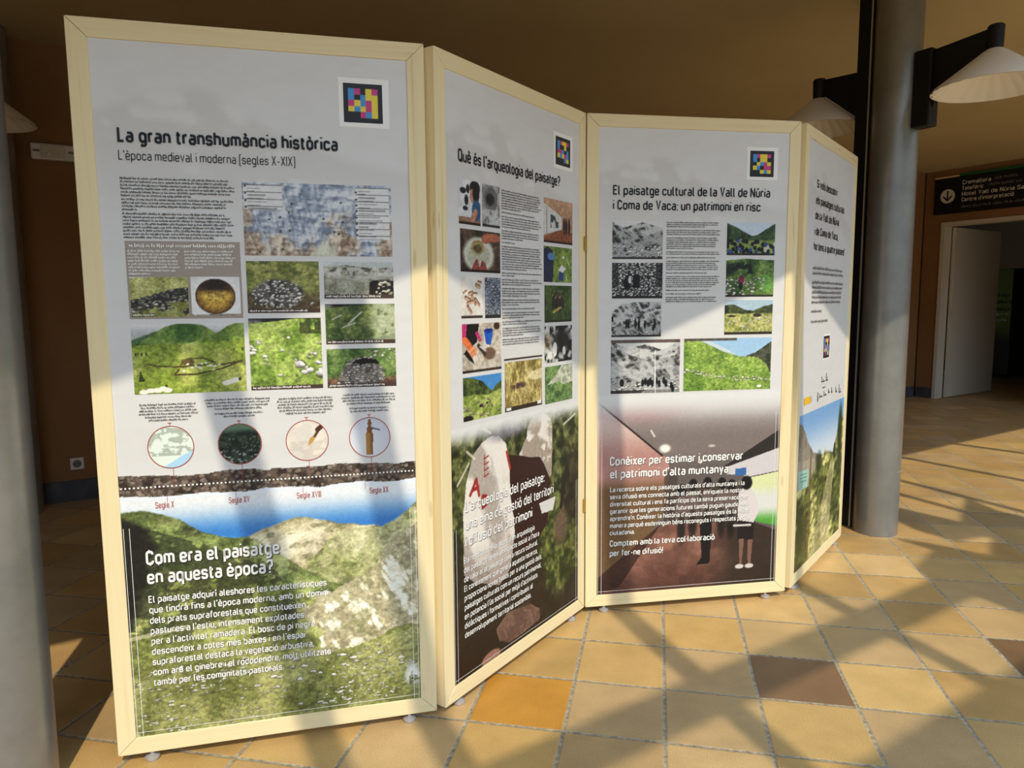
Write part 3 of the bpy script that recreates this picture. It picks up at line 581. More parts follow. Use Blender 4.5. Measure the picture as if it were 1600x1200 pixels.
def pic_pen(X, Y, a, s):
    x = X * a; c = mix(base(X, C(170, 176, 178)), C(214, 214, 214), ss(.85, 1, Y)); w = .02 * (fbm(x * 5, Y * 0, 3) - .5)
    hill = lambda r, c1, c2, sd: tex(x, Y, sd, c1, c2, 4) * (.85 + .3 * fbm(x * 9 + Y * 5, Y * 9, sd))[..., None]
    for r, c1, c2, sd in [([(0, .78), (.1, .84), (.22, .9), (.35, .8), (.5, .72)], C(74, 100, 70), C(110, 130, 90), 2), ([(0, .7), (.12, .8), (.3, .96), (.42, 1.02), (.62, .98), (.75, .86), (1, .8)], C(70, 104, 44), C(124, 148, 72), 3), ([(0, .6), (.5, .72), (.7, .8), (.85, .96), (1, 1.05)], C(104, 130, 52), C(150, 168, 84), 4), ([(0, .7), (.3, .72), (.6, .72), (1, .76)], C(128, 148, 52), C(178, 186, 92), 5)]:
        c = mix(c, hill(r, c1, c2, sd), ss(.01, -.01, Y - line(X, r) - w))
    dk = C(88, 70, 40)
    for p in [(.13, .43, .2, .4), (.2, .4, .4, .38), (.4, .38, .6, .4), (.6, .4, .78, .4), (.78, .4, .97, .45), (.97, .45, .78, .34), (.78, .34, .55, .27), (.55, .27, .36, .27), (.36, .27, .4, .34), (.42, .42, .48, .5), (.48, .5, .62, .5), (.62, .5, .72, .43)]: c = mix(c, dk, seg(x, Y, p[0] * a, p[1], p[2] * a, p[3], .012))
    c = mix(c, C(110, 92, 50), ell(X, Y, .48, .45, .06, .05))
    for i in range(16): c = mix(c, C(234, 230, 206), ell(x, Y, (.44 + .34 * hsh(i, 1., 2)) * a, .3 + .12 * hsh(i, 2., 3) + .02 * (i % 3), .02, .012))
    for px, py in [(.05, .58), (.08, .57), (.03, .57), (.12, .58), (.9, .62), (.98, .62), (.7, .46)]: c = mix(c, C(52, 66, 32), ell(X, Y, px, py, .008, .025))
    c = mix(c, C(54, 68, 34), poly(X, Y, [(.04, .18), (.06, .34), (.1, .18)])); 
    for px, py in [(.08, .03), (.14, .05), (.2, .05), (.25, .07), (.29, .05), (.82, .13), (.86, .15), (.9, .17)]: c = mix(c, C(238, 232, 214), ell(X, Y, px, py, .04, .035))
    return mix(mix(c, C(40, 34, 30), ell(X, Y, .28, .11, .012, .02)), C(40, 34, 30), ell(X, Y, .94, .18, .014, .02))
def pic_c1(X, Y, a, s): c = mix(base(X, C(222, 232, 224)), C(170, 208, 236), poly(X + .05 * fbm(X * 6, Y * 6, 3), Y, [(.3, 0), (.5, .12), (.75, .28), (1, .4), (1, 0)])); return mix(c, C(150, 160, 146), ss(.6, .68, ridg(X * 5, Y * 9, 3, 3)) * (Y > .3) * .7)
def pic_c2(X, Y, a, s): c = tex(X, Y, 5, C(16, 30, 24), C(52, 66, 54), 8); c = mix(c, C(96, 124, 100), ss(.75, .9, Y)); c = stones(c, X, Y, 4, 9, .6, (Y < .35) * 1., C(150, 170, 160), C(14, 24, 20)); return stones(c, X, Y, 6, 12, .5, (Y > .3) * (Y < .7), C(70, 92, 76), C(10, 18, 14))
def pic_c3(X, Y, a, s):
    c = tex(X, Y, 5, C(214, 208, 200), C(232, 222, 208), 4); c = mix(c, C(190, 180, 168), ss(.62, .7, ridg(X * 4, Y * 6, 3, 3)) * .4 * (Y < .5)); c = mix(c, C(190, 150, 80), poly(X, Y, [(.5, .36), (.56, .55), (.66, .62), (.7, .56), (.6, .42)])); c = mix(c, C(90, 62, 34), seg(X, Y, .68, .6, .78, .76, .035)); return mix(c, C(70, 40, 30), seg(X, Y, .75, .76, .85, .84, .06))
def pic_c4(X, Y, a, s):
    c = mix(base(X, C(216, 218, 226)), C(194, 198, 212), ss(.2, .9, np.hypot(X - .3, Y - .3))); k = poly(X, Y, [(.4, .06), (.4, .6), (.44, .64), (.42, .72), (.46, .78), (.45, .86), (.48, .96), (.53, .96), (.55, .86), (.54, .78), (.58, .72), (.55, .64), (.58, .6), (.57, .06)])
    c = mix(c, mix(base(X, C(168, 120, 62)), C(112, 72, 34), ss(.46, .58, X)), k); c = mix(c, C(110, 70, 40), k * (Y > .62) * .7); return mix(c, C(90, 92, 90), seg(X, Y, .56, .74, .74, .68, .02))
def pic_soil(X, Y, a, s):
    c = tex(X, Y, 3, C(46, 36, 32), C(104, 88, 76), 40); c = stones(c, X, Y, 5, 60, .8, 1., C(120, 104, 92), C(26, 20, 18), .5, 1.2); return c * (.7 + .6 * fbm(X * 110, Y * 110, 7, 3))[..., None]
def pic_land(U, V, a, s):
    n = fbm(U * 22, V * 22, 3); sky = mix(base(U, C(226, 232, 240)), C(62, 132, 214), ss(.73, .62, V)); c = sky
    def lay(c, r, c1, c2, sd, sc=14, rk=.5):
        g = tex(U, V, sd, c1, c2, sc); h = ridg(U * 9 + V * 5, V * 9 - U * 3, sd, 6); h2 = ridg(U * 34 + V * 12, V * 40 - U * 18, sd + 2, 4); g = g * (.44 + .62 * h + .4 * h2)[..., None]; g = mix(g, C(52, 56, 34), ss(.56, .68, fbm(U * 30, V * 54, sd + 5, 4)) * rk)
        return mix(c, g, ss(.003, -.003, V - line(U, r) - .012 * (fbm(U * 30, V * 0, sd) - .5)))
    c = lay(c, [(0, .5), (.3, .58), (.36, .603), (.42, .63), (.511, .656), (.56, .65), (.632, .627), (.75, .61), (.9, .60)], C(156, 146, 112), C(190, 178, 148), 4, rk=.35)
    c = lay(c, [(0, .5), (.52, .5), (.6, .58), (.66, .612), (.751, .608), (.80, .63), (.859, .675)], C(112, 116, 72), C(158, 154, 116), 5, rk=.25)
    c = lay(c, [(.05, .702), (.1, .708), (.172, .688), (.248, .64), (.31, .613), (.379, .606), (.45, .56), (.52, .5), (.6, .45), (.9, .4)], C(92, 104, 58), C(140, 144, 92), 6)
    c = lay(c, [(0, .3), (.2, .52), (.3, .55), (.4, .5), (.5, .44), (.55, .40), (.9, .42)], C(100, 108, 56), C(140, 142, 84), 7, rk=.25)
    c = mix(c, C(40, 44, 32), ss(.58, .64, ridg(U * 7, V * 9, 12)) * (V < line(U, [(0, .70), (.25, .6), (.45, .5), (.6, .2)])) * (U < .5) * (V > .3) * .55)
    c = mix(c, C(30, 30, 26), ss(.02, -.02, U - line(V, [(.2, .03), (.4, .07), (.5, .1), (.6, .13), (.66, .11), (.7, .04)]) - .03 * (fbm(U * 40, V * 40, 8) - .5)) * (V > .36) * .85)
    gr = tex(U, V, 9, C(110, 116, 62), C(156, 156, 98), 10) * (.8 + .42 * fbm(U * 60, V * 110, 5, 3))[..., None]
    c = mix(c, gr, ss(.004, -.004, V - line(U, [(0, .37), (.15, .33), (.3, .31), (.45, .27), (.58, .25), (.7, .255), (.86, .285)])))
    c = mix(c, C(168, 164, 128), seg(U, V, .05, .34, .2, .36, .006) * .8)
    q = U + .03 * (fbm(U * 14, V * 14, 21) - .5) * 2; p = V + .03 * (fbm(U * 14, V * 14, 22) - .5) * 2; rk = poly(q, p, [(.52, .38), (.56, .31), (.575, .245), (.68, .255), (.80, .285), (.87, .30), (.87, .62), (.80, .565), (.74, .51), (.66, .455), (.60, .42)])
    rc = mix(base(U, C(206, 198, 170)), C(140, 132, 104), ss(.42, .62, ridg(U * 26 + V * 16, V * 16 - U * 10, 15))) * (.72 + .5 * fbm(U * 70, V * 90, 4, 3))[..., None]; rc = mix(rc * 1.18, C(120, 118, 80), ss(.58, .68, fbm(U * 13, V * 13, 17)) * .55); rc = mix(rc, C(110, 106, 84), ss(.76, .86, U) * ss(.38, .5, V) * .45); c = mix(c, rc, rk)
    c = stones(c, U, V, 3, 34, .34, (V < .25) * ss(.44, .56, fbm(U * 9, V * 16, 31)), C(216, 212, 200), C(58, 62, 34), .36, 2.2); c = stones(c, U, V, 6, 70, .36, (V < .24) * ss(.46, .56, fbm(U * 12, V * 22, 33)), C(206, 204, 186), C(66, 70, 40), .4, 2.0)
    c = np.where((V < line(U, [(.05, .70), (.25, .63), (.38, .605), (.51, .65), (.75, .605), (.86, .67)]))[..., None], c * (1.0 + .12 * ss(.22, .30, V))[..., None], c)
    return mix(c, C(232, 230, 226), ell(U, V, .835, .13, .022, .035, .6) * ss(.4, .55, fbm(U * 60, V * 60, 3)))
def pic_lab(X, Y, a, s):
    c = tex(X * a, Y, 3, C(196, 196, 200), C(224, 222, 224), 3); c = mix(c, C(40, 40, 44), ell(X, Y, .2, .75, .14, .07) + ell(X, Y, .35, .55, .09, .12) + ell(X, Y, .42, .8, .08, .1) + ell(X, Y, .3, .36, .12, .05)); c = mix(c, C(150, 112, 88), (Y < .17) * 1.); c = mix(c, C(34, 30, 36), ell(X, Y, .75, .85, .24, .16)); c = mix(c, C(178, 122, 96), ell(X, Y, .64, .66, .13, .16)); c = mix(c, C(34, 30, 36), ell(X, Y, .8, .72, .16, .2)); c = mix(c, C(52, 92, 136), ell(X, Y, .82, .34, .22, .24)); c = mix(c, C(176, 124, 98), seg(X, Y, .78, .3, .62, .12, .09)); return mix(c, C(40, 28, 24), (Y < .06) * .8)
def pic_pot(X, Y, a, s): c = bw(tex(X * a, Y, 6, C(120, 120, 122), C(178, 176, 176), 6)); c = mix(c, C(110, 108, 110), ell(X, Y, .48, .68, .4, .28, .2)); c = mix(c, C(44, 42, 44), ell(X, Y, .44, .66, .24, .14, .3)); c = mix(c, C(206, 206, 206), ss(.6, .68, ridg(X * 4, Y * 6, 3)) * (Y < .42) * .6); return mix(c, C(40, 36, 36), (Y < .06) * .8)
def pic_hall(X, Y, a, s):
    c = mix(base(X, C(150, 110, 84)), C(186, 146, 116), Y); c = mix(c, C(140, 84, 54), poly(X, Y, [(0, 0), (0, .1), (.5, .32), (1, .3), (1, 0)])); c = mix(c, C(196, 194, 190), poly(X, Y, [(0, .16), (0, .88), (.62, .62), (.62, .34)])); c = mix(c, C(70, 84, 90), poly(X, Y, [(.22, .34), (.22, .66), (.5, .58), (.5, .36)]) * ss(.4, .5, fbm(X * 9, Y * 9, 3))); c = mix(c, C(126, 124, 122), seg(X, Y, .1, .2, .1, .8, .012))
    for px in (.7, .78, .88): c = mix(c, C(62, 36, 40), ell(X, Y, px, .42, .04, .2)); c = mix(c, C(170, 130, 110), ell(X, Y, px, .66, .025, .04))
    return mix(c, C(40, 28, 24), (Y < .05) * .8)
def pic_sieve(X, Y, a, s):
    x = X * a; c = tex(x, Y, 3, C(58, 46, 40), C(104, 84, 70), 4); c = mix(c, C(196, 196, 182), ell(X, Y, .45, .42, .38, .42)); c = mix(c, C(168, 168, 148), ell(X, Y, .45, .4, .28, .3)); c = mix(c, C(148, 130, 82), ell(X, Y, .42, .6, .16, .17)); c = mix(c, C(104, 90, 56), ell(X, Y, .42, .57, .1, .1)); c = mix(c, C(178, 104, 80), ell(X, Y, .78, .86, .24, .1) + ell(X, Y, .62, .78, .1, .08)); c = mix(c, C(150, 74, 70), poly(X, Y, [(.24, .02), (.36, .3), (.42, .3), (.46, .1), (.52, .3), (.6, .24), (.68, .02)])); return mix(c, C(36, 24, 20), (Y < .06) * .85)
def pic_meadow(X, Y, a, s):
    x = X * a; c = tex(x, Y, 3, C(92, 116, 46), C(130, 148, 70), 4); c = mix(c, C(40, 52, 84), poly(X, Y, [(0, 0), (0, .9), (.12, 1), (.3, .9), (.34, .4), (.3, 0)])); c = mix(c, C(90, 130, 190), ell(X, Y, .25, .72, .12, .1)); c = mix(c, C(50, 80, 140), poly(X, Y, [(.5, .05), (.55, .4), (.7, .35), (.66, .05)])); c = mix(c, C(214, 214, 214), poly(X, Y, [(.5, .34), (.62, .5), (.78, .4), (.66, .28)]) + ell(X, Y, .68, .72, .04, .04)); return mix(c, C(214, 212, 206), seg(X, Y, .8, .7, .9, .5, .01) + seg(X, Y, .78, .2, .8, .05, .01))
def pic_charcoal(X, Y, a, s):
    c = tex(X * a, Y, 3, C(206, 198, 190), C(226, 220, 212), 3)
    for p in [(.2, .5, .42, .44, .05), (.28, .36, .5, .4, .045), (.5, .54, .66, .34, .05), (.66, .46, .84, .32, .05), (.36, .58, .52, .62, .05), (.3, .28, .46, .14, .05), (.7, .8, .86, .76, .05), (.8, .88, .94, .86, .04), (.1, .6, .25, .66, .03), (.56, .6, .74, .6, .03)]: c = mix(c, C(120, 80, 62), seg(X, Y, *p)); c = mix(c, C(198, 158, 128), seg(X, Y + .015, p[0], p[1], p[2], p[3], p[4] * .5))
    return mix(c, C(50, 38, 34), (Y < .06) * .85)
def pic_gravel(X, Y, a, s): return mix(stones(tex(X * a, Y, 3, C(70, 78, 92), C(120, 130, 146), 9), X * a, Y, 5, 12, .8, 1., C(170, 180, 196), C(48, 54, 66)), C(40, 38, 40), (Y < .08) * .8)
def pic_group(X, Y, a, s):
    c = tex(X * a, Y, 3, C(52, 72, 34), C(84, 104, 52), 5)
    for i in range(9): px = .3 + .045 * i; c = mix(c, [C(30, 28, 28), C(70, 56, 50), C(48, 52, 60)][i % 3], ell(X, Y, px, .52 + .1 * np.sin(i * 2.), .035, .18)); c = mix(c, C(160, 124, 100), ell(X, Y, px, .74 + .1 * np.sin(i * 2.), .018, .03))
    c = mix(c, C(176, 146, 70), seg(X, Y, .32, .28, .58, .4, .035)); return mix(c, C(30, 40, 24), (Y < .07) * .8)
def pic_dig(X, Y, a, s):
    x = X * a; c = tex(x, Y, 3, C(168, 156, 142), C(206, 194, 178), 5); c = c * (.85 + .3 * fbm(x * 20, Y * 20, 4, 3))[..., None]; c = mix(c, C(30, 26, 32), poly(X, Y, [(.04, 1), (.06, .7), (.2, .5), (.36, .62), (.42, 1)])); c = mix(c, C(196, 52, 116), poly(X, Y, [(0, 1), (0, .68), (.08, .66), (.12, 1)]) + seg(X, Y, .36, .8, .44, .66, .04)); c = mix(c, C(226, 112, 62), seg(X, Y, .07, .66, .22, .48, .075)); c = mix(c, C(226, 140, 96), ell(X, Y, .26, .42, .09, .1)); c = mix(c, C(28, 24, 24), poly(X, Y, [(.03, .4), (.1, .48), (.24, .3), (.3, .16), (.16, .26)])); c = mix(c, C(120, 96, 80), ell(X, Y, .68, .36, .17, .13)); c = mix(c, C(80, 62, 52), seg(X, Y, .4, .54, .56, .36, .045)); c = mix(c, C(190, 186, 186), seg(X, Y, .44, .52, .58, .42, .018)); c = mix(c, C(28, 96, 196), poly(X, Y, [(.54, .84), (.59, .56), (.71, .53), (.78, .8), (.66, .88)])); c = mix(c, C(12, 60, 150), ell(X, Y, .66, .84, .12, .045)); return mix(mix(c, C(70, 50, 34), ell(X, Y, .88, .93, .08, .08)), C(46, 30, 26), (Y < .05) * .85)
def pic_valley(X, Y, a, s): c = pic_slope(X, Y, a, s, ((0, 1.0), (.25, .97), (.5, .86), (.68, .66), (.75, .62), (.88, .76), (1, .82)), C(70, 140, 206), g=(C(50, 66, 36), C(100, 116, 56))); c = mix(c, tex(X * a, Y, 9, C(122, 140, 60), C(170, 180, 96), 6), ss(.02, -.02, Y - line(X, [(0, .56), (.3, .56), (.65, .5), (1, .62)]) - .05 * fbm(X * 6, Y * 6, 2))); c = stones(c, X * a, Y, 4, 7, .22, (Y < .45) * 1., C(150, 140, 120), C(40, 44, 28)); return mix(c, C(40, 32, 28), ell(X, Y, .45, .3, .05, .04) + ell(X, Y, .6, .34, .03, .03) + ell(X, Y, .1, .05, .14, .07))
def pic_hay(X, Y, a, s): x = X * a; c = tex(x, Y * .6, 3, C(130, 112, 56), C(196, 178, 116), 9, lo=.25, hi=.75); c = c * (.7 + .6 * fbm(x * 40, Y * 14, 6, 3))[..., None]; c = mix(c, C(226, 208, 160), poly(X, Y, [(.6, .66), (.66, .74), (1, .8), (1, .6), (.86, .56), (.72, .58)]) * .8); c = mix(c, C(84, 60, 56), ell(X, Y, .35, .5, .2, .06, .5) * ss(.4, .55, fbm(X * 18, Y * 5, 4))); return mix(mix(c, C(46, 34, 30), (Y < .09) * .85), C(226, 222, 214), ((X < .16) * (X > .03) * (Y > .02) * (Y < .075)) + ((X > .86) * (X < .98) * (Y > .03) * (Y < .1)))
def pic_cave(X, Y, a, s): x = X * a; c = bw(tex(x, Y, 7, C(20, 18, 18), C(210, 204, 190), 6, lo=.38, hi=.66), .8); c = mix(c, C(16, 14, 14), ell(X, Y, .62, .6, .3, .34, .6) * .85); c = mix(c, C(226, 222, 214), ell(X, Y, .36, .36, .08, .2) + ell(X, Y, .2, .2, .07, .12) + ell(X, Y, .7, .3, .06, .12)); return mix(c, C(150, 120, 86), ell(X, Y, .12, .6, .12, .22, .6) * .6)
def pic_rockface(X, Y, a, s): x = X * a; c = tex(x, Y, 4, C(70, 100, 52), C(120, 146, 86), 5); k = poly(X + .06 * fbm(X * 7, Y * 7, 3), Y, [(.1, .5), (.45, .78), (.6, 1), (1.05, 1), (1.05, .5), (.7, .46), (.5, .56)]); return mix(c, tex(x, Y, 6, C(150, 152, 136), C(196, 196, 178), 7), k * .85) * (.8 + .4 * ridg(x * 5, Y * 5, 4))[..., None]
def bwland(ridge1, ridge2, sd, snow=.4, fg=.3, people=()):
    def f(X, Y, a, s):
        x = X * a; c = base(X, C(206, 206, 206))
        for k, r in enumerate((ridge1, ridge2)):
            g = mix(base(X, C(70 - 14 * k, 70 - 14 * k, 72 - 14 * k)), C(186 - 26 * k, 186 - 26 * k, 186 - 26 * k), ss(.38, .72, ridg(x * 6 + Y * 4, Y * 7 - x * 2, sd + k, 6))); c = mix(c, g, ss(.006, -.006, Y - line(X, r) - .03 * (fbm(x * 8, x * 0, sd) - .5)))
        c = stones(c, x, Y, sd + 3, 13, .75, ss(fg + .04, fg - .04, Y + .06 * fbm(x * 5, Y * 5, 4)), C(226, 226, 226), C(36, 36, 36)); 
        for px, py, h in people: c = mix(c, C(22, 22, 22), ell(X, Y, px, py, .024, h)); c = mix(c, C(34, 32, 32), ell(X, Y, px, py + h, .014, .035))
        return mix(bw(c), C(44, 36, 34), (Y < .06) * .8)
    return f
def pic_door(X, Y, a, s):
    x = X * a; c = bw(stones(tex(x, Y, 3, C(36, 36, 36), C(90, 90, 90), 9), x, Y, 5, 12, .92, 1., C(214, 214, 214), C(14, 14, 14), .44, 1.9)); c = mix(c, C(30, 30, 30), ((X < .12) + (X > .86)) * (Y > .3) * .6); c = mix(c, C(16, 16, 16), poly(X, Y, [(.41, .3), (.41, .66), (.55, .68), (.55, .3)]) + ell(X, Y, .3, .42, .07, .2)); c = mix(c, base(X, C(196, 196, 196)), ell(X, Y, .35, .52, .03, .1)); return mix(c, C(44, 36, 34), (Y < .07) * .85)
def pic_cross(X, Y, a, s):
    c = bwland([(0, .97), (.25, .84), (.5, .92), (.75, .8), (1, .97)], [(0, .9), (.3, .7), (.6, .6), (1, .72)], 7, fg=.26)(X, Y, a, s); c = mix(c, C(96, 80, 74), (Y > .945) * .9); c = mix(c, C(196, 200, 200), ss(.58, .68, ridg(X * 3 + Y * 2, Y * 5 - X, 3)) * (Y < .6) * .5)
    for i in range(13): px = [.15, .17, .46, .5, .54, .57, .6, .66, .7, .77, .8, .88, .9][i]; c = mix(c, C(24, 26, 28), ell(X, Y, px, .2 - .1 * (i > 10) + .03 * np.sin(i * 3.), .022, .07))
    return mix(c, C(236, 236, 236), seg(X, Y, .645, .0, .635, .8, .006) + seg(X, Y, .61, .74, .66, .74, .006))
def pic_crowd(X, Y, a, s):
    x = X * a; c = pic_slope(X, Y, a, s, ((0, .98), (.2, .86), (.4, .68), (.52, .6), (.62, .62), (.8, .8), (1, .98)), C(186, 204, 226), g=(C(40, 60, 40), C(78, 100, 58))); c = mix(c, tex(x, Y, 6, C(112, 132, 60), C(160, 172, 96), 6), ss(.5, .42, Y)); f, i, dy = wor(X * 13, Y * 7, 4); m_ = (f < .5) * ss(.46, .4, np.abs(Y - .25) * 1.8); cc = mix(mix(base(X, C(24, 24, 30)), C(60, 80, 150), (i > .7) * 1.), C(186, 180, 176), (i > .88) * 1.); return mix(mix(c, cc, m_ * .95), C(40, 34, 30), (Y < .06) * .8)
def pic_climb(X, Y, a, s):
    x = X * a; c = pic_slope(X, Y, a, s, ((0, .95), (.4, 1.0), (.6, .98), (1, .96)), C(206, 212, 216), g=(C(62, 92, 44), C(120, 146, 76))); c = mix(c, C(34, 44, 32), poly(X, Y, [(.44, .6), (.5, .98), (.56, .6)]) + ell(X, Y, .3, .8, .22, .1, .5) * ss(.4, .55, fbm(x * 10, Y * 10, 3)) + ell(X, Y, .08, .72, .14, .16, .5) * .8); c = mix(c, C(110, 160, 70), ell(X, Y, .85, .36, .2, .22, .3)); c = stones(c, x, Y, 5, 9, .6, (Y < .5) * (X < .8), C(214, 210, 200)); c = mix(c, C(142, 44, 76), ell(X, Y, .32, .44, .06, .12)); c = mix(c, C(46, 40, 48), ell(X, Y, .31, .28, .045, .1)); return mix(c, C(50, 36, 32), (Y < .06) * .85)
def pic_plain(X, Y, a, s): x = X * a; c = pic_slope(X, Y, a, s, ((0, .86), (.2, .88), (.42, .72), (.6, .7), (.8, .82), (1, .88)), C(160, 186, 206), g=(C(46, 58, 36), C(90, 100, 58))); c = mix(c, tex(x, Y, 4, C(130, 138, 66), C(186, 184, 112), 7), ss(.66, .6, Y + .04 * fbm(x * 5, Y, 3))); c = stones(c, x, Y, 6, 11, .4, ss(.45, .55, fbm(x * 4, Y * 6, 3)) * (Y < .55), C(206, 200, 186)); c = mix(c, C(70, 60, 50), ell(X, Y, .68, .56, .09, .05) + ell(X, Y, .15, .54, .1, .03)); return mix(c, C(44, 36, 32), (Y < .07) * .85)
def pic_wide(X, Y, a, s):
    x = X * a; c = pic_slope(X, Y, a, s, ((0, .99), (.2, .95), (.4, .78), (.6, .66), (.7, .64), (.82, .72), (1, .92)), C(150, 190, 232), g=(C(108, 140, 54), C(150, 176, 82))); c = mix(c, C(206, 212, 210), poly(X, Y, [(.2, .95), (.26, .97), (.45, .82), (.6, .68), (.45, .74)]) * .7); c = mix(c, tex(x, Y, 8, C(52, 60, 50), C(90, 94, 74), 8), poly(X, Y, [(.7, .65), (.82, .72), (1, .93), (1, .3), (.94, .5), (.84, .62)])); c = stones(c, x, Y, 5, 15, .8, ss(.05, .03, np.abs(Y - line(X, [(0, .38), (.08, .39), (.25, .31), (.5, .24), (.65, .22), (.9, .22), (1, .18)]))), C(226, 220, 208), C(60, 62, 36)); return mix(mix(c, C(92, 80, 70), (Y > .955) * (X < .6) * .9), C(240, 240, 236), ell(X, Y, .87, .06, .025, .025))
def pic_kneel(U, V, a, s):
    n = fbm(U * 30, V * 30, 3); g = tex(U, V, 4, C(46, 56, 28), C(110, 114, 66), 26, lo=.35, hi=.65); g = g * (.6 + .8 * fbm(U * 70, V * 50, 6, 3))[..., None]; c = g
    c = mix(c, C(52, 38, 28), ss(.1, -.1, V - .42 + .25 * fbm(U * 6, V * 6, 9) - .1) * ss(.66, .55, U) * .9); c = mix(c, C(40, 26, 24), ss(.28, .12, V + .1 * fbm(U * 9, V * 9, 2)) * .8)
    c = mix(c, C(44, 30, 28), ss(.70, .80, U) * ss(.55, .3, np.abs(V - .25)) * .6); c = mix(c, g * .9 + C(14, 16, 0), poly(U + .05 * (n - .5), V, [(.58, .5), (.70, .47), (.84, .40), (.86, .2), (.72, .14), (.62, .2), (.56, .34)]) * .9)
    c = mix(c, C(112, 92, 74), ell(U, V, .72, .40, .055, .075, .4) * .9); c = mix(c, C(50, 40, 34), seg(U, V, .72, .48, .76, .6, .012))
    c = mix(c, C(66, 34, 30), poly(U, V, [(.36, .75), (.44, .73), (.6, .70), (.64, .60), (.62, .44), (.50, .36), (.36, .40)])); c = mix(c, C(204, 202, 196), poly(U, V, [(.56, .53), (.68, .53), (.66, .48), (.58, .485)]))
    q = U + .012 * (fbm(U * 12, V * 12, 5) - .5); sh = poly(q, V, [(.105, .40), (.11, .60), (.125, .70), (.165, .785), (.21, .815), (.26, .83), (.31, .822), (.35, .79), (.368, .72), (.372, .60), (.40, .46), (.37, .34), (.30, .30), (.16, .36)])
    shc = mix(base(U, C(226, 216, 204)), C(172, 160, 150), ss(.5, .66, fbm(U * 9 + V * 3, V * 5, 7))); c = mix(c, mix(shc, C(120, 104, 96), ss(.5, .34, V) * .6), sh)
    c = mix(c, C(96, 92, 116), ell(U, V, .36, .84, .12, .035, .5) * .7)
    hd = np.maximum(ell(U, V, .568, .803, .088, .062, .04), poly(q, V, [(.485, .80), (.43, .735), (.50, .715), (.565, .705), (.60, .67), (.632, .615), (.648, .62), (.656, .75), (.655, .80)])); c = mix(c, mix(base(U, C(222, 214, 202)), C(160, 146, 132), ss(.48, .62, ridg(U * 10, V * 10, 6))), hd); c = mix(c, C(178, 60, 52), seg(U, V, .352, .76, .372, .70, .006))
    for p in [(.145, .655, .178, .70), (.178, .70, .192, .645), (.158, .668, .188, .672)]: c = mix(c, C(168, 46, 48), seg(U, V, *p, .0065))
    for p in [(.232, .605, .212, .598), (.212, .598, .203, .618), (.203, .618, .212, .637), (.212, .637, .232, .632)]: c = mix(c, C(168, 46, 48), seg(U, V, *p, .0065))
    for v0 in (.70, .72, .74, .76): c = mix(c, C(168, 46, 48), seg(U, V, .222, v0, .246, v0 + .006, .0028) + seg(U, V, .222, v0, .224, v0 + .012, .0025) * .8)
    c = mix(c, C(124, 96, 84), poly(q, V, [(.28, .15), (.35, .185), (.42, .175), (.50, .16), (.56, .12), (.56, .08), (.46, .07), (.36, .07), (.30, .10)])); c = mix(c, C(96, 70, 62), ss(.55, .65, ridg(U * 18 + V * 8, V * 14, 9)) * ell(U, V, .44, .12, .14, .06) * .6); c = mix(c, C(150, 110, 94), ell(U, V, .25, .06, .055, .025))
    for p in [(.08, .70, .14, .76), (.13, .80, .17, .77), (.22, .86, .26, .84), (.74, .80, .83, .83)]: c = mix(c, C(206, 200, 178), seg(U, V, *p, .0045) * .8)
    return mix(base(U, C(214, 213, 213)), c, ss(.875, .80, V + .02 * (n - .5)) * (1 - .0 * U))
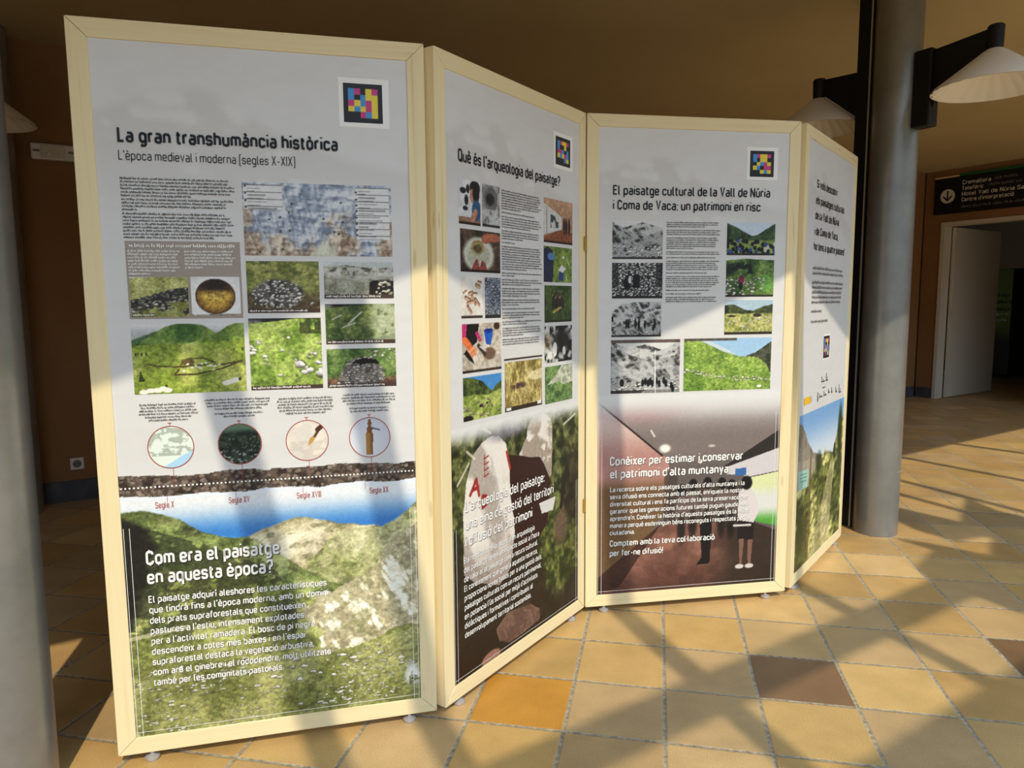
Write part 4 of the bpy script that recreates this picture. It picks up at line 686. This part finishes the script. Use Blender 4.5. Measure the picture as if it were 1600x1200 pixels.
def pic_room(U, V, a, s):
    c = mix(base(U, C(128, 116, 112)), C(176, 170, 170), ss(.7, .86, V)); c = mix(c, C(92, 84, 82), ss(.65, .56, V) * .6)
    c = mix(c, mix(mix(base(U, C(214, 186, 178)), C(176, 130, 122), ss(.80, .62, V)), C(120, 92, 62), ss(.56, .48, V)), poly(U, V, [(.04, .95), (.04, .1), (.16, .12), (.36, .42), (.36, .62), (.32, .637), (.053, .86)])); c = mix(c, C(40, 30, 30), seg(U, V, .053, .862, .33, .632, .004))
    c = mix(c, C(150, 70, 72), ell(U, V, .24, .83, .16, .05, .9) * .35)
    c = mix(c, C(58, 50, 48), poly(U, V, [(.60, .57), (.86, .725), (.86, .64), (.65, .545)])); c = mix(c, C(196, 190, 192), poly(U, V, [(.62, .57), (.86, .645), (.86, .545), (.73, .525), (.62, .54)])); c = mix(c, C(60, 110, 170), poly(U, V, [(.66, .56), (.71, .565), (.71, .53), (.66, .53)]))
    gp = poly(U, V, [(.70, .515), (.86, .54), (.86, .30), (.74, .33)]); c = mix(c, mix(mix(base(U, C(206, 214, 150)), C(206, 206, 200), ss(.5, .42, V)), C(84, 160, 60), ss(.39, .32, V)), gp)
    c = mix(c, C(60, 44, 34), poly(U, V, [(.36, .50), (.36, .30), (.76, .32), (.70, .50)]) * .55); c = mix(c, C(78, 66, 62), poly(U, V, [(.34, .56), (.40, .58), (.40, .36), (.34, .34)]) * .7)
    fl = poly(U, V, [(.05, .05), (.05, .12), (.33, .34), (.60, .33), (.73, .33), (.86, .28), (.86, .05)]); fc = mix(base(U, C(150, 106, 90)), C(118, 82, 70), ss(.35, .65, fbm(U * 6, V * 9, 3))); gx, gy = (U - .45) / (V + .12) * .9, .14 / (V + .12); chk = ((np.floor(gx * 6) + np.floor(gy * 8)) % 2); fc = fc * (.95 + .07 * chk)[..., None]
    fc = mix(fc, C(60, 34, 30), ss(.2, .05, V) * .5); fc = mix(fc, C(52, 44, 34), ss(.5, .7, U) * .75); fc = mix(fc, C(52, 30, 26), poly(U, V, [(.05, .05), (.05, .34), (.33, .34), (.15, .08)]) * .6); c = mix(c, fc, fl)
    dk = C(34, 28, 28)
    for px, hy in ((.42, .48), (.47, .50), (.535, .505), (.60, .50), (.645, .49)): c = mix(c, C(112, 96, 92), ell(U, V, px, hy - .09, .03, .07)); c = mix(c, dk, ell(U, V, px, hy, .02, .026)); c = mix(c, dk, ell(U, V, px, hy - .17, .018, .06, .5) * .8)
    c = mix(c, dk, poly(U, V, [(.502, .34), (.56, .34), (.552, .16), (.545, .15), (.49, .15), (.515, .18)])); c = mix(c, C(206, 196, 196), poly(U, V, [(.675, .36), (.68, .46), (.70, .475), (.74, .47), (.765, .42), (.775, .37), (.75, .32), (.72, .31), (.685, .33)])); c = mix(c, C(30, 24, 24), ell(U, V, .713, .497, .026, .03)); c = mix(c, C(44, 34, 34), poly(U, V, [(.675, .335), (.755, .32), (.75, .24), (.675, .25)])); c = mix(c, C(132, 96, 84), poly(U, V, [(.685, .25), (.708, .25), (.70, .14), (.69, .14)]) + poly(U, V, [(.725, .245), (.748, .245), (.742, .14), (.728, .14)])); c = mix(c, C(196, 188, 184), ell(U, V, .69, .128, .02, .01) + ell(U, V, .735, .128, .02, .01) + seg(U, V, .66, .312, .735, .31, .005))
    c = mix(c, C(252, 244, 224), ell(U, V, .342, .662, .022, .016, .5)); c = mix(c, C(230, 216, 206), seg(U, V, .28, .74, .295, .715, .004) * .8 + ell(U, V, .55, .665, .016, .005) * .6 + ell(U, V, .50, .60, .01, .008))
    return mix(base(U, C(214, 213, 213)), c, ss(.885, .76, V))
def pic_path(U, V, a, s):
    c = mix(base(U, C(118, 164, 222)), C(206, 220, 238), ss(.75, .52, V)); c = mix(c, tex(U, V, 3, C(104, 98, 90), C(150, 142, 128), 10), ss(.006, -.006, V - line(U, [(.05, .735), (.1, .72), (.16, .68), (.22, .62), (.30, .565), (.4, .535), (.55, .52), (.66, .50), (.70, .50), (.86, .56)]) - .02 * (fbm(U * 20, V * 0, 2) - .5)))
    c = mix(c, C(170, 160, 140), poly(U, V, [(.05, .56), (.3, .54), (.42, .48), (.3, .42), (.05, .46)]) * .8); gr = tex(U, V, 5, C(92, 100, 46), C(176, 170, 104), 9, lo=.35, hi=.65) * (.35 + 1.3 * fbm(U * 26 - V * 14, V * 46, 6, 5))[..., None]; c = mix(c, gr, ss(.02, -.02, V - line(U, [(0, .42), (.2, .43), (.35, .48), (.5, .53), (.66, .50), (.75, .62), (.86, .66)]) - .05 * (fbm(U * 20, V * 8, 8) - .5)))
    c = mix(c, C(52, 66, 36), ell(U, V, .79, .60, .045, .13, .4) * .9 + ell(U, V, .69, .5, .02, .05) * .9 + ell(U, V, .40, .50, .05, .05, .5) * .8); c = mix(c, C(206, 190, 150), poly(U + .04 * (fbm(U * 12, V * 12, 3) - .5), V, [(.28, .05), (.5, .3), (.62, .46), (.70, .47), (.68, .3), (.62, .05)]) * .5); c = mix(c, C(58, 78, 32), ss(.25, .12, U) * ss(.42, .3, V) * ss(.4, .6, fbm(U * 14, V * 20, 4)) * .8); c = mix(c, C(132, 104, 70), seg(U, V, .262, .54, .258, .06, .012)); c = mix(c, C(92, 70, 48), seg(U, V, .27, .54, .266, .06, .004)); c = mix(c, C(150, 196, 178), poly(U, V, [(.07, .515), (.235, .497), (.228, .415), (.08, .425)])); c = mix(c, C(84, 130, 116), ((np.mod(V * 62 + U * 6, 1) < .35) * poly(U, V, [(.10, .50), (.21, .49), (.20, .44), (.10, .445)])) * .7); return c

# ------------------------------------------------------------------ the folding display screen
W, H, FT, ST, FZ = 0.9078, 2.0, 0.040, 0.050, 0.03
PU0, PU1, PV0, PV1 = 0.049, 0.8588, 0.048, 1.954
PAN = [(-1.1235, 1.8995, .2462), (-.2164, 2.1326, .9711), (.2996, 2.8771, .1717), (1.2279, 3.0590, .9140)]
Y_POSTER, Y_PIC, Y_TOP, Y_TXT = .0035, .0029, .0024, .0018

def grid(name, parent, u0, u1, v0, v1, y, fn, cell=.0024, local=True, disc=None, label=None):
    nx, ny = max(2, int((u1 - u0) / cell) + 1), max(2, int((v1 - v0) / cell) + 1)
    us, vs = np.linspace(u0, u1, nx + 1), np.linspace(v0, v1, ny + 1); U, V = np.meshgrid(us, vs)
    if local: c = fn((U - u0) / (u1 - u0), (V - v0) / (v1 - v0), (u1 - u0) / (v1 - v0), 1)
    else: c = fn(U, V, 1, 1)
    if name in ('printed_photo', 'picture'):
        gl = c @ np.array([.3, .59, .11]); c = gl[..., None] + (c - gl[..., None]) * .82; c = np.clip(c, 0, 1); c = (c * .45 + .55 * (c * c * (3 - 2 * c))) * .96
        gw = (.25 if fn is pic_room else .6 if fn is pic_kneel else 1.) * np.clip(1.25 - 1.35 * c[..., 2], .12, 1); c = c * (1 + gw * (.5 * (fbm(U * 120, V * 150, 41, 2) - .5) + .4 * (vn(U * 330, V * 330, 43) - .5)))[..., None]
    c = s2l(np.clip(c, 0, 1)).reshape(-1, 3)
    co = np.stack([U.ravel(), np.full(U.size, y), V.ravel()], 1)
    idx = np.arange((nx + 1) * (ny + 1)).reshape(ny + 1, nx + 1)
    f = np.stack([idx[:-1, :-1], idx[:-1, 1:], idx[1:, 1:], idx[1:, :-1]], -1).reshape(-1, 4)
    if disc is not None:
        cx, cz, r = disc; cen = co[f].mean(1); f = f[np.hypot(cen[:, 0] - cx, cen[:, 2] - cz) < r]
        used = np.unique(f); re = np.full(len(co), -1); re[used] = np.arange(len(used)); co = co[used]; c = c[used]; f = re[f]
    me = bpy.data.meshes.new(name); me.vertices.add(len(co)); me.vertices.foreach_set('co', co.ravel())
    me.loops.add(f.size); me.loops.foreach_set('vertex_index', f.ravel()); me.polygons.add(len(f)); me.polygons.foreach_set('loop_start', np.arange(0, f.size, 4))
    me.update(calc_edges=True)
    at = me.color_attributes.new('Col', 'FLOAT_COLOR', 'POINT'); at.data.foreach_set('color', np.concatenate([c, np.ones((len(c), 1))], 1).ravel())
    me.materials.append(M['print']); o = bpy.data.objects.new(name, me); COL.objects.link(o); o.parent = parent
    if label: o['label'] = label
    return o

def frame_mesh(k):
    m_ = MB(); rg = random.Random(20 + k)
    def board(p, ax):   # p: outer a, outer b, inner b, inner a in (u, v); grain runs along ax
        F = [(x, 0, z) for x, z in p]; Bk = [(x, FT, z) for x, z in p]; o0 = rg.uniform(0, 20); o1 = rg.uniform(0, 20)
        uvf = lambda pts, sh=0: [((q[0] if ax == 0 else q[2]) + o0, (q[2] if ax == 0 else q[0]) + q[1] + o1 + sh) for q in pts]
        m_.face(F, uvf(F)); m_.face(Bk[::-1], uvf(Bk[::-1]))
        for i in range(4):
            j = (i + 1) % 4; q = [F[j], F[i], Bk[i], Bk[j]]; m_.face(q, uvf(q))
    g = .0004
    board([(0, g), (ST - g, ST), (ST - g, H - ST), (0, H - g)], 2); board([(W, H - g), (W - ST + g, H - ST), (W - ST + g, ST), (W, g)], 2)
    board([(g, H), (ST, H - ST + g), (W - ST, H - ST + g), (W - g, H)], 0); board([(W - g, 0), (W - ST, ST - g), (ST, ST - g), (g, 0)], 0)
    return m_

def wmark(X, Y, a, s):
    U, V = X * (PU1 - PU0) + PU0, Y * (PV1 - PV0) + PV0; c = base(X, C(214, 213, 213))
    r = line(U, [(0, 1.76), (.1, 1.80), (.24, 1.85), (.32, 1.85), (.42, 1.80), (.5, 1.745), (.6, 1.71), (.7, 1.675), (.9, 1.64)]); k = ss(.01, -.03, V - r) * ss(1.45, 1.72, V)
    c = mix(c, mix(base(X, C(218, 216, 214)), C(192, 188, 184), ss(.4, .65, ridg(U * 6 + V * 2, V * 9, 4))), k * .5)
    return mix(c, C(206, 202, 200), ss(.4, .7, fbm(U * 14, V * 40, 8, 3)) * .25)

TAGC = {'B': C(66, 144, 208), 'M': C(196, 60, 128), 'Y': C(226, 206, 66), 'K': C(32, 30, 36)}
def tagpic(rows):
    def f(X, Y, a, s):
        c = base(X, C(32, 30, 36)); i = np.clip(((X - .13) / .74 * 5), -1, 5).astype(int); j = np.clip(((.87 - Y) / .74 * 5), -1, 5).astype(int); ins = (X > .13) * (X < .87) * (Y > .13) * (Y < .87)
        for jj, row in enumerate(rows.split()):
            for ii, ch in enumerate(row): c = mix(c, TAGC[ch], (ins * (i == ii) * (j == jj)) * 1.)
        return c
    return f
def quad(mb, u0, u1, v0, v1, y, mi=0): mb.face([(u0, y, v0), (u1, y, v0), (u1, y, v1), (u0, y, v1)], mi=mi)
def rect_lines(mb, y, v1, t=.0013):
    for uu in (PU0 + .019, PU1 - .021): quad(mb, uu, uu + t, PV0 + .004, v1, y)
    quad(mb, PU0 + .004, PU1 - .004, PV0 + .014, PV0 + .014 + t, y); quad(mb, PU0 + .004, PU0 + .004 + t, PV0 + .004, v1, y); quad(mb, PU1 - .006, PU1 - .006 + t, PV0 + .004, v1, y)
def shadowed(name, parent, items, bold, y):
    m_ = MB()
    for s_, x0, x1, zb, cap in items:
        add_text(m_, s_, x0, x1, zb, cap, y + .0003, bold + .004, 1, cap * .05, -cap * .06); add_text(m_, s_, x0, x1, zb, cap, y, bold, 0)
    return m_.build(name, [M['white_ink'], M['shadow_ink']], parent, weld=False)
def lines_of(text, widths, v0, v1, cap, u0=.105):
    n = len(text); return [(t, u0, w, v0 + (v1 - v0) * i / (n - 1), cap) for i, (t, w) in enumerate(zip(text, widths))]

screen = tag(empty('folding_screen', (.2, 2.55, 0)), 'four-panel folding display screen of pale pine frames with printed posters, on the tiled floor', 'display screen')
P = []
for k, (x, y, th) in enumerate(PAN):
    p = frame_mesh(k).build('display_panel', M['wood'], screen, loc=(x - .2, y - 2.55, FZ), rotz=th, bevel=.0022)
    p['label'] = ['pine-framed panel headed with the medieval and modern transhumance, nearest on the left', 'pine-framed panel asking what landscape archaeology is, turned sideways', 'pine-framed panel on the heritage at risk, third from the left', 'pine-framed panel at the far right end, beside the column'][k]
    P.append(p)
    m_ = MB(); m_.box((ST - .006, .006, ST - .006), (W - ST + .006, .016, H - ST + .006)); m_.build('backing_board', M['door_white'], p)
    m_ = MB(); quad(m_, ST - .001, W - ST + .001, ST - .001, H - ST + .001, .0055); 
    grid('poster', p, PU0, PU1, PV0, PV1, Y_POSTER, wmark, cell=.008)
    for uu in (.085, W - .085):
        m_ = MB(); m_.lathe([(0, -.0295), (.017, -.0295), (.020, -.024), (.020, -.018), (.012, -.014), (.006, -.012), (.006, -.0005), (0, -.0005)], (uu, FT / 2 - .003, 0), 20)
        m_.build('glide_foot', M['glide'], p, smooth=40)
def hinges(k, u, y):
    for zz in (.44, 1.5):
        m_ = MB(); m_.lathe([(0, zz - .03), (.004, zz - .03), (.004, zz + .03), (0, zz + .03)], (u, y, 0), 10); m_.box((u - .02, y - .0015, zz - .028), (u, y + .0005, zz + .028)); m_.build('hinge', M['brass'], P[k], smooth=40)
hinges(0, W + .003, FT + .003); hinges(1, W + .002, -.0035); hinges(2, W + .003, FT + .003)

rg = random.Random(11)
def photos(k, lst):
    for fn, u0, u1, v0, v1 in lst: grid('printed_photo', P[k], u0, u1, v0, v1, Y_PIC, fn)
def tag_and_card(k, rows, u0=.682, u1=.789, v0=1.7745, v1=1.880, card=.0125):
    m_ = MB(); quad(m_, u0 - card, u1 + card + .006, v0 - card, v1 + card + .002, Y_PIC); m_.build('white_card', M['white_ink'], P[k])
    grid('colour_code_mark', P[k], u0, u1, v0, v1, Y_TOP, tagpic(rows))
def text(k, name, items, m, bold=0.0, y=Y_TXT):
    m_ = MB()
    for s_, x0, x1, zb, cap in items: add_text(m_, s_, x0, x1, zb, cap, y, bold)
    return m_.build(name, m, P[k], weld=False)
def small_print(k, paras, m, y=Y_TXT, name='small_print'):
    m_ = MB()
    for u0, u1, vt, n_, pitch, *r in paras: micro(m_, u0, u1, vt, n_, pitch, y, rg, **(r[0] if r else {}))
    return m_.build(name, m, P[k], weld=False)

# panel 1
k = 0
tag_and_card(k, 'BMKYM BKBYY MYBMY YBYMY KKMBY')
text(k, 'title', [('La gran transhumància històrica', .104, .663, 1.695, .036)], M['ink'], .029)
text(k, 'subtitle', [("L'època medieval i moderna (segles X-XIX)", .104, .547, 1.649, .025)], M['ink'], .0)
small_print(k, [(.104, .387, 1.607, 6, .0088), (.104, .385, 1.553, 4, .0088, dict(last=.12)), (.104, .381, 1.516, 8, .0088, dict(last=.8))], M['ink'])
m_ = MB(); quad(m_, .105, .392, 1.234, 1.441, Y_PIC); m_.build('grey_box', mat('taupe_print', rgb(158, 146, 138), .45, 0, .3), P[k])
small_print(k, [(.115, .380, 1.436, 1, .014, dict(last=1)), (.110, .238, 1.419, 8, .0086, dict(last=.4)), (.250, .381, 1.419, 6, .0086, dict(last=.35))], M['white_ink'])
ph = [(pic_map, .404, .806, 1.405, 1.603), (pic_pile, .405, .599, 1.247, 1.390), (pic_crag, .612, .807, 1.286, 1.389), (pic_scree, .612, .808, 1.156, 1.270), (pic_greenrock, .404, .599, 1.031, 1.232), (pic_hut, .612, .808, 1.030, 1.142), (pic_pen, .105, .392, 1.030, 1.220)]
photos(k, ph)
for fn, u0, u1, v0, v1 in [(pic_walls, .110, .254, 1.239, 1.346), (pic_bowl, .261, .387, 1.240, 1.347)]: grid('printed_photo', P[k], u0, u1, v0, v1, Y_TOP, fn)
cap_m = mat('brown_caption_ink', rgb(70, 52, 44), .45, 0, .3)
for u0, u1, v in [(.405, .599, 1.247), (.612, .807, 1.286), (.612, .808, 1.156), (.404, .599, 1.031), (.612, .808, 1.030)]: m_ = MB(); quad(m_, u0, u1, v, v + .011, Y_TOP); m_.build('caption_strip', cap_m, P[k])
small_print(k, [(u0 + .005, u0 + .16, v + .0105, 1, .009, dict(last=1)) for u0, v in [(.405, 1.247), (.612, 1.286), (.612, 1.156), (.404, 1.031), (.612, 1.030)]] + [(.114, .2, 1.249, 1, .008), (.265, .33, 1.249, 1, .008)], M['white_ink'])
small_print(k, [(.112, .259, 1.005, 5, .0086, dict(center=True, last=.8)), (.130, .240, .962, 1, .0086, dict(center=True, last=.9)), (.279, .453, 1.012, 4, .0086, dict(center=True, last=.7)), (.300, .435, .973, 2, .0086, dict(center=True)),
                (.469, .628, 1.008, 6, .0086, dict(center=True, last=.7)), (.648, .805, 1.012, 4, .0086, dict(center=True, last=.8)), (.670, .783, .972, 2, .0086, dict(center=True, last=.95))], M['ink'])
for (cx, cz, r), fn in zip([(.187, .881, .0585), (.3665, .880, .0575), (.5495, .880, .0585), (.7265, .880, .0585)], (pic_c1, pic_c2, pic_c3, pic_c4)):
    grid('round_picture', P[k], cx - r, cx + r, cz - r, cz + r, Y_PIC, fn, cell=.0018, disc=(cx, cz, r - .001)); n = 48; cm = MB()
    for i in range(n):
        a0, a1 = 2 * math.pi * i / n, 2 * math.pi * (i + 1) / n; Q = lambda q, a: (cx + q * math.cos(a), Y_TOP, cz + q * math.sin(a)); cm.face([Q(r - .001, a0), Q(r + .0012, a0), Q(r + .0012, a1), Q(r - .001, a1)])
    quad(cm, cx - .0008, cx + .0008, cz + r, cz + r + .009, Y_TOP); quad(cm, cx - .005, cx + .005, cz + r + .008, cz + r + .0098, Y_TOP); quad(cm, cx + .002, cx + .0034, .775, cz - r, Y_TOP); cm.build('ring_outline', M['red_ink'], P[k])
    cm = MB(); quad(cm, cx - .018, cx - .017, .726, .745, Y_TXT); cm.build('label_tick', M['red_ink'], P[k])
def soil_fn(U, V, a, s):
    c = pic_soil((U - .05), V, 1, 1); up = .803 + .004 * np.sin(U * 22) + .008 * (fbm(U * 30, V * 0, 3) - .5) + .005 * ss(.5, .47, abs(U - .5) * 9); lo = .746 + .010 * (fbm(U * 24, V * 0, 7) - .5) + .003 * np.sin(U * 30); bgc = mix(base(U, C(214, 213, 213)), C(226, 232, 240), (V < .775) * 1.)
    return mix(bgc, c, ((V < up) * (V > lo)) * 1.)
grid('picture', P[k], PU0, PU1, PV0, .742, Y_PIC, pic_land, local=False, cell=.0022)
grid('soil_band', P[k], PU0, PU1, .736, .815, Y_PIC - .0002, soil_fn, local=False, cell=.0022)
m_ = MB(); n = 76
for i in range(n):
    cx = .055 + (.860 - .055) * i / (n - 1); m_.face([(cx + .0027 * math.cos(t * math.pi / 4), Y_TXT, .772 + .0027 * math.sin(t * math.pi / 4)) for t in range(8)])
rect_lines(m_, Y_TXT, .66); m_.build('white_marks', M['white_ink'], P[k], weld=False)
text(k, 'century_label', [('Segle X', .138, .186, .711, .018), ('Segle XV', .329, .385, .711, .018), ('Segle XVIII', .514, .582, .711, .018), ('Segle XX', .721, .776, .711, .018)], M['red_ink'], .008)
shadowed('heading', P[k], [('Com era el paisatge', .105, .460, .552, .040), ('en aquesta època?', .105, .440, .497, .040)], .022, Y_TXT)
shadowed('body_text', P[k], lines_of(['El paisatge adquirí aleshores les característiques', "que tindrà fins a l'època moderna, amb un domini", 'dels prats supraforestals que constitueixen', "pastures a l'estiu, intensament explotades", "per a l'activitat ramadera. El bosc de pi negre", "descendeix a cotes més baixes i en l'espai", 'supraforestal destaca la vegetació arbustiva,', 'com ara el ginebre i el rododendre, molt utilitzats', 'també per les comunitats pastorals.'],
                                     [.588, .592, .526, .520, .551, .521, .545, .593, .457], .442, .197, .0205), .016, Y_TXT)
# panel 2
k = 1
tag_and_card(k, 'BMYYM BKKYK MMBKB YBYMB KKKBY', .681, .788, 1.774, 1.875)
text(k, 'title', [("Què és l'arqueologia del paisatge?", .108, .712, 1.697, .037)], M['ink'], .018)
photos(k, [(pic_lab, .108, .218, 1.512, 1.647), (pic_pot, .228, .324, 1.513, 1.646), (pic_hall, .598, .806, 1.488, 1.646), (pic_sieve, .113, .324, 1.367, 1.498), (pic_meadow, .597, .803, 1.345, 1.475), (pic_charcoal, .113, .223, 1.223, 1.353), (pic_gravel, .237, .325, 1.221, 1.352),
           (pic_dig, .115, .326, 1.050, 1.206), (pic_valley, .116, .325, .897, 1.037), (pic_hay, .345, .583, .898, 1.068), (pic_group, .602, .802, 1.197, 1.333), (pic_cave, .602, .804, 1.047, 1.183), (pic_rockface, .604, .808, .894, 1.033)])
t = []; v = 1.642
for n_, last in [(8, .45), (1, .8), (5, .7), (4, .5), (1, .3), (10, .6), (2, .3), (3, .7), (4, .6), (3, .4), (1, .8), (3, .5), (2, .6), (4, .5), (3, .9)]:
    t.append((.333, .583, v, n_, .0082, dict(last=last))); v -= n_ * .0082 + .0052
small_print(k, t, M['ink'])
m_ = MB(); quad(m_, .341, .584, 1.075, 1.081, Y_TOP); m_.build('caption_strip', bpy.data.materials['brown_caption_ink'], P[k])
grid('picture', P[k], PU0, PU1, PV0, .880, Y_PIC + .0001, pic_kneel, local=False, cell=.0026)
m_ = MB(); rect_lines(m_, Y_TXT, .56); m_.build('white_marks', M['white_ink'], P[k])
shadowed('heading', P[k], [("L'arqueologia del paisatge:", .115, .597, .605, .036), ('una eina de gestió del territori', .116, .662, .546, .036), ('i difusió del patrimoni', .115, .511, .491, .036)], .014, Y_TXT)
shadowed('body_text', P[k], lines_of(['Els resultats de la recerca en arqueologia', "del paisatge tenen un impacte social a l'hora", 'de valorar el paisatge com a recurs cultural.', 'El coneixement que genera aquesta recerca,', 'proporciona noves bases per a una gestió dels', 'paisatges culturals com un recurs patrimonial,', "en potencia l'ús social per mitjà d'activitats", 'didàctiques i formatives i contribueix al', 'desenvolupament territorial sostenible.'],
                                     [.526, .558, .548, .545, .572, .572, .545, .512, .501], .438, .188, .0205), .012, Y_TXT)
# panel 3
k = 2
tag_and_card(k, 'BMYYM BKYYK KYBMY YBKMM KKYBY', .686, .791, 1.774, 1.877)
text(k, 'title', [('El paisatge cultural de la Vall de Núria', .107, .779, 1.692, .037), ('i Coma de Vaca: un patrimoni en risc', .107, .738, 1.635, .037)], M['ink'], .018)
photos(k, [(bwland([(0, .98), (.2, .82), (.45, .9), (.6, .96), (1, .82)], [(0, .92), (.25, .8), (.42, .66), (.6, .6), (.8, .66), (1, .78)], 3, fg=.4), .106, .317, 1.441, 1.592), (pic_door, .106, .319, 1.284, 1.426),
           (bwland([(0, .72), (.2, .92), (.5, 1.0), (1, 1.05)], [(0, .3), (1, .3)], 9, fg=.2, people=[(.02, .5, .07), (.3, .36, .12), (.34, .34, .1), (.48, .37, .14), (.55, .37, .14), (.67, .34, .11), (.87, .36, .12), (.84, .24, .08)]), .105, .316, 1.129, 1.270), (pic_cross, .104, .400, .898, 1.117),
           (pic_crowd, .594, .807, 1.458, 1.590), (pic_climb, .594, .807, 1.288, 1.445), (pic_plain, .592, .807, 1.132, 1.274), (pic_wide, .417, .807, .900, 1.118)])
t = []; v = 1.591
for n_, last in [(3, .7), (3, .99), (6, .5), (2, .99), (1, .9), (5, .95), (1, .75), (6, .85), (1, .8), (1, .65), (3, .95)]:
    t.append((.333, .567, v, n_, .0082, dict(last=last))); v -= n_ * .0082 + .0062
small_print(k, t, M['ink'])
grid('picture', P[k], PU0, PU1, PV0, .890, Y_PIC + .0001, pic_room, local=False, cell=.0028)
m_ = MB(); rect_lines(m_, Y_TXT, .80); m_.build('white_marks', M['white_ink'], P[k])
shadowed('heading', P[k], [('Conèixer per estimar i conservar', .103, .691, .600, .036), ("el patrimoni d'alta muntanya", .104, .627, .546, .036)], .020, Y_TXT)
shadowed('body_text', P[k], lines_of(["La recerca sobre els paisatges culturals d'alta muntanya i la", 'seva difusió ens connecta amb el passat, enriqueix la nostra', 'diversitat cultural i ens fa partícips de la seva preservació per', 'garantir que les generacions futures també puguin gaudir-ne i', "aprendre'n. Conèixer la història d'aquests paisatges és la millor", 'manera perquè esdevinguin béns reconeguts i respectats per la', 'ciutadania.'],
                                     [.703, .700, .721, .721, .729, .729, .214], .488, .304, .0205), .014, Y_TXT)
shadowed('closing_line', P[k], [('Comptem amb la teva col·laboració', .105, .572, .2555, .026), ('per fer-ne difusió!', .105, .340, .2135, .026)], .016, Y_TXT)
# panel 4
k = 3
text(k, 'title', [('Si vols descobrir', .186, .540, 1.761, .036), ('els paisatges culturals', .181, .680, 1.692, .036), ('de la Vall de Núria', .178, .588, 1.626, .036), ('i de Coma de Vaca,', .175, .583, 1.558, .036), ('ho tens a quatre passes!', .174, .715, 1.492, .036)], M['ink'], .014)
small_print(k, [(.171, .719, 1.425, 2, .022, dict(last=.98)), (.171, .728, 1.362, 5, .022, dict(last=.9)), (.167, .36, 1.232, 1, .02, dict(last=.9)), (.173, .45, 1.186, 1, .02, dict(last=1))], M['grey_ink'])
tag_and_card(k, 'BMYYM BKKYK MBBMB YBYMB KMKBY', .402, .508, .998, 1.103, .006)
for i, (u0, u1, v0, v1) in enumerate([(.39, .45, .885, .915), (.47, .505, .885, .925), (.33, .345, .80, .845), (.36, .42, .815, .835), (.44, .49, .815, .84), (.52, .55, .82, .842), (.58, .60, .815, .845), (.66, .69, .81, .84), (.73, .775, .80, .845), (.41, .46, .855, .858)]):
    m_ = MB(); quad(m_, u0, u0 + .006, v0, v1, Y_TXT); quad(m_, u0, u1, v0, v0 + .005, Y_TXT); quad(m_, (u0 + u1) / 2, (u0 + u1) / 2 + .006, v0, (v0 + v1) / 2, Y_TXT); m_.build('small_logo', M['grey_ink'], P[k])
m_ = MB(); quad(m_, .115, .218, .807, .840, Y_TXT); m_.build('yellow_logo', mat('yellow_print', rgb(232, 180, 40), .45, 0, .3), P[k])
m_ = MB(); quad(m_, .228, .27, .81, .838, Y_TXT); m_.build('pale_logo', mat('pale_blue_print', rgb(196, 206, 216), .45, 0, .3), P[k])
grid('picture', P[k], PU0, PU1, PV0, .765, Y_PIC + .0001, pic_path, local=False, cell=.003)
# banner seen through the doorway
bn = tag(empty('exhibition_banner'), 'dim green printed banner in the dark corridor, seen past the open door leaf', 'banner')
bn.location = CR + ER * -.84 + NR * 3.6; bn.rotation_euler[2] = TR
m_ = MB(); m_.box((0, -.01, .06), (.46, 0, 1.80)); m_.build('banner_sheet', mat('green_banner_print', rgb(120, 140, 50), .6, 0, .2), bn)
def pic_banner(X, Y, a, s):
    c = mix(base(X, C(40, 44, 24)), C(130, 150, 52), ss(.25, .5, X) * ss(.25, .5, Y)); c = mix(c, tex(X, Y, 3, C(40, 44, 30), C(120, 124, 90), 6), ss(.45, .3, X) * (Y < .72)); c = mix(c, C(130, 80, 78), (X < .36) * (Y > .68) * (Y < .78) * .8); return mix(c, C(206, 206, 196), seg(X, Y, .0, .6, .3, .68, .02) * .8)
grid('banner_picture', bn, .005, .455, .065, 1.795, -.011, pic_banner, cell=.02)
m_ = MB(); rg = random.Random(9)
for zb in (1.42, 1.31, 1.19): micro(m_, .19, .43, zb, 1, .10, -.013, rg, last=1)
m_.build('dark_lettering', M['ink'], bn)
m_ = MB()
for zb in (1.09, 1.0): micro(m_, .22, .42, zb, 1, .075, -.013, rg, last=1)
m_.build('pale_lettering', M['white_ink'], bn)
m_ = MB(); m_.box((-.02, -.05, 0), (.48, .04, .06)); m_.build('stand_base', M['black'], bn)
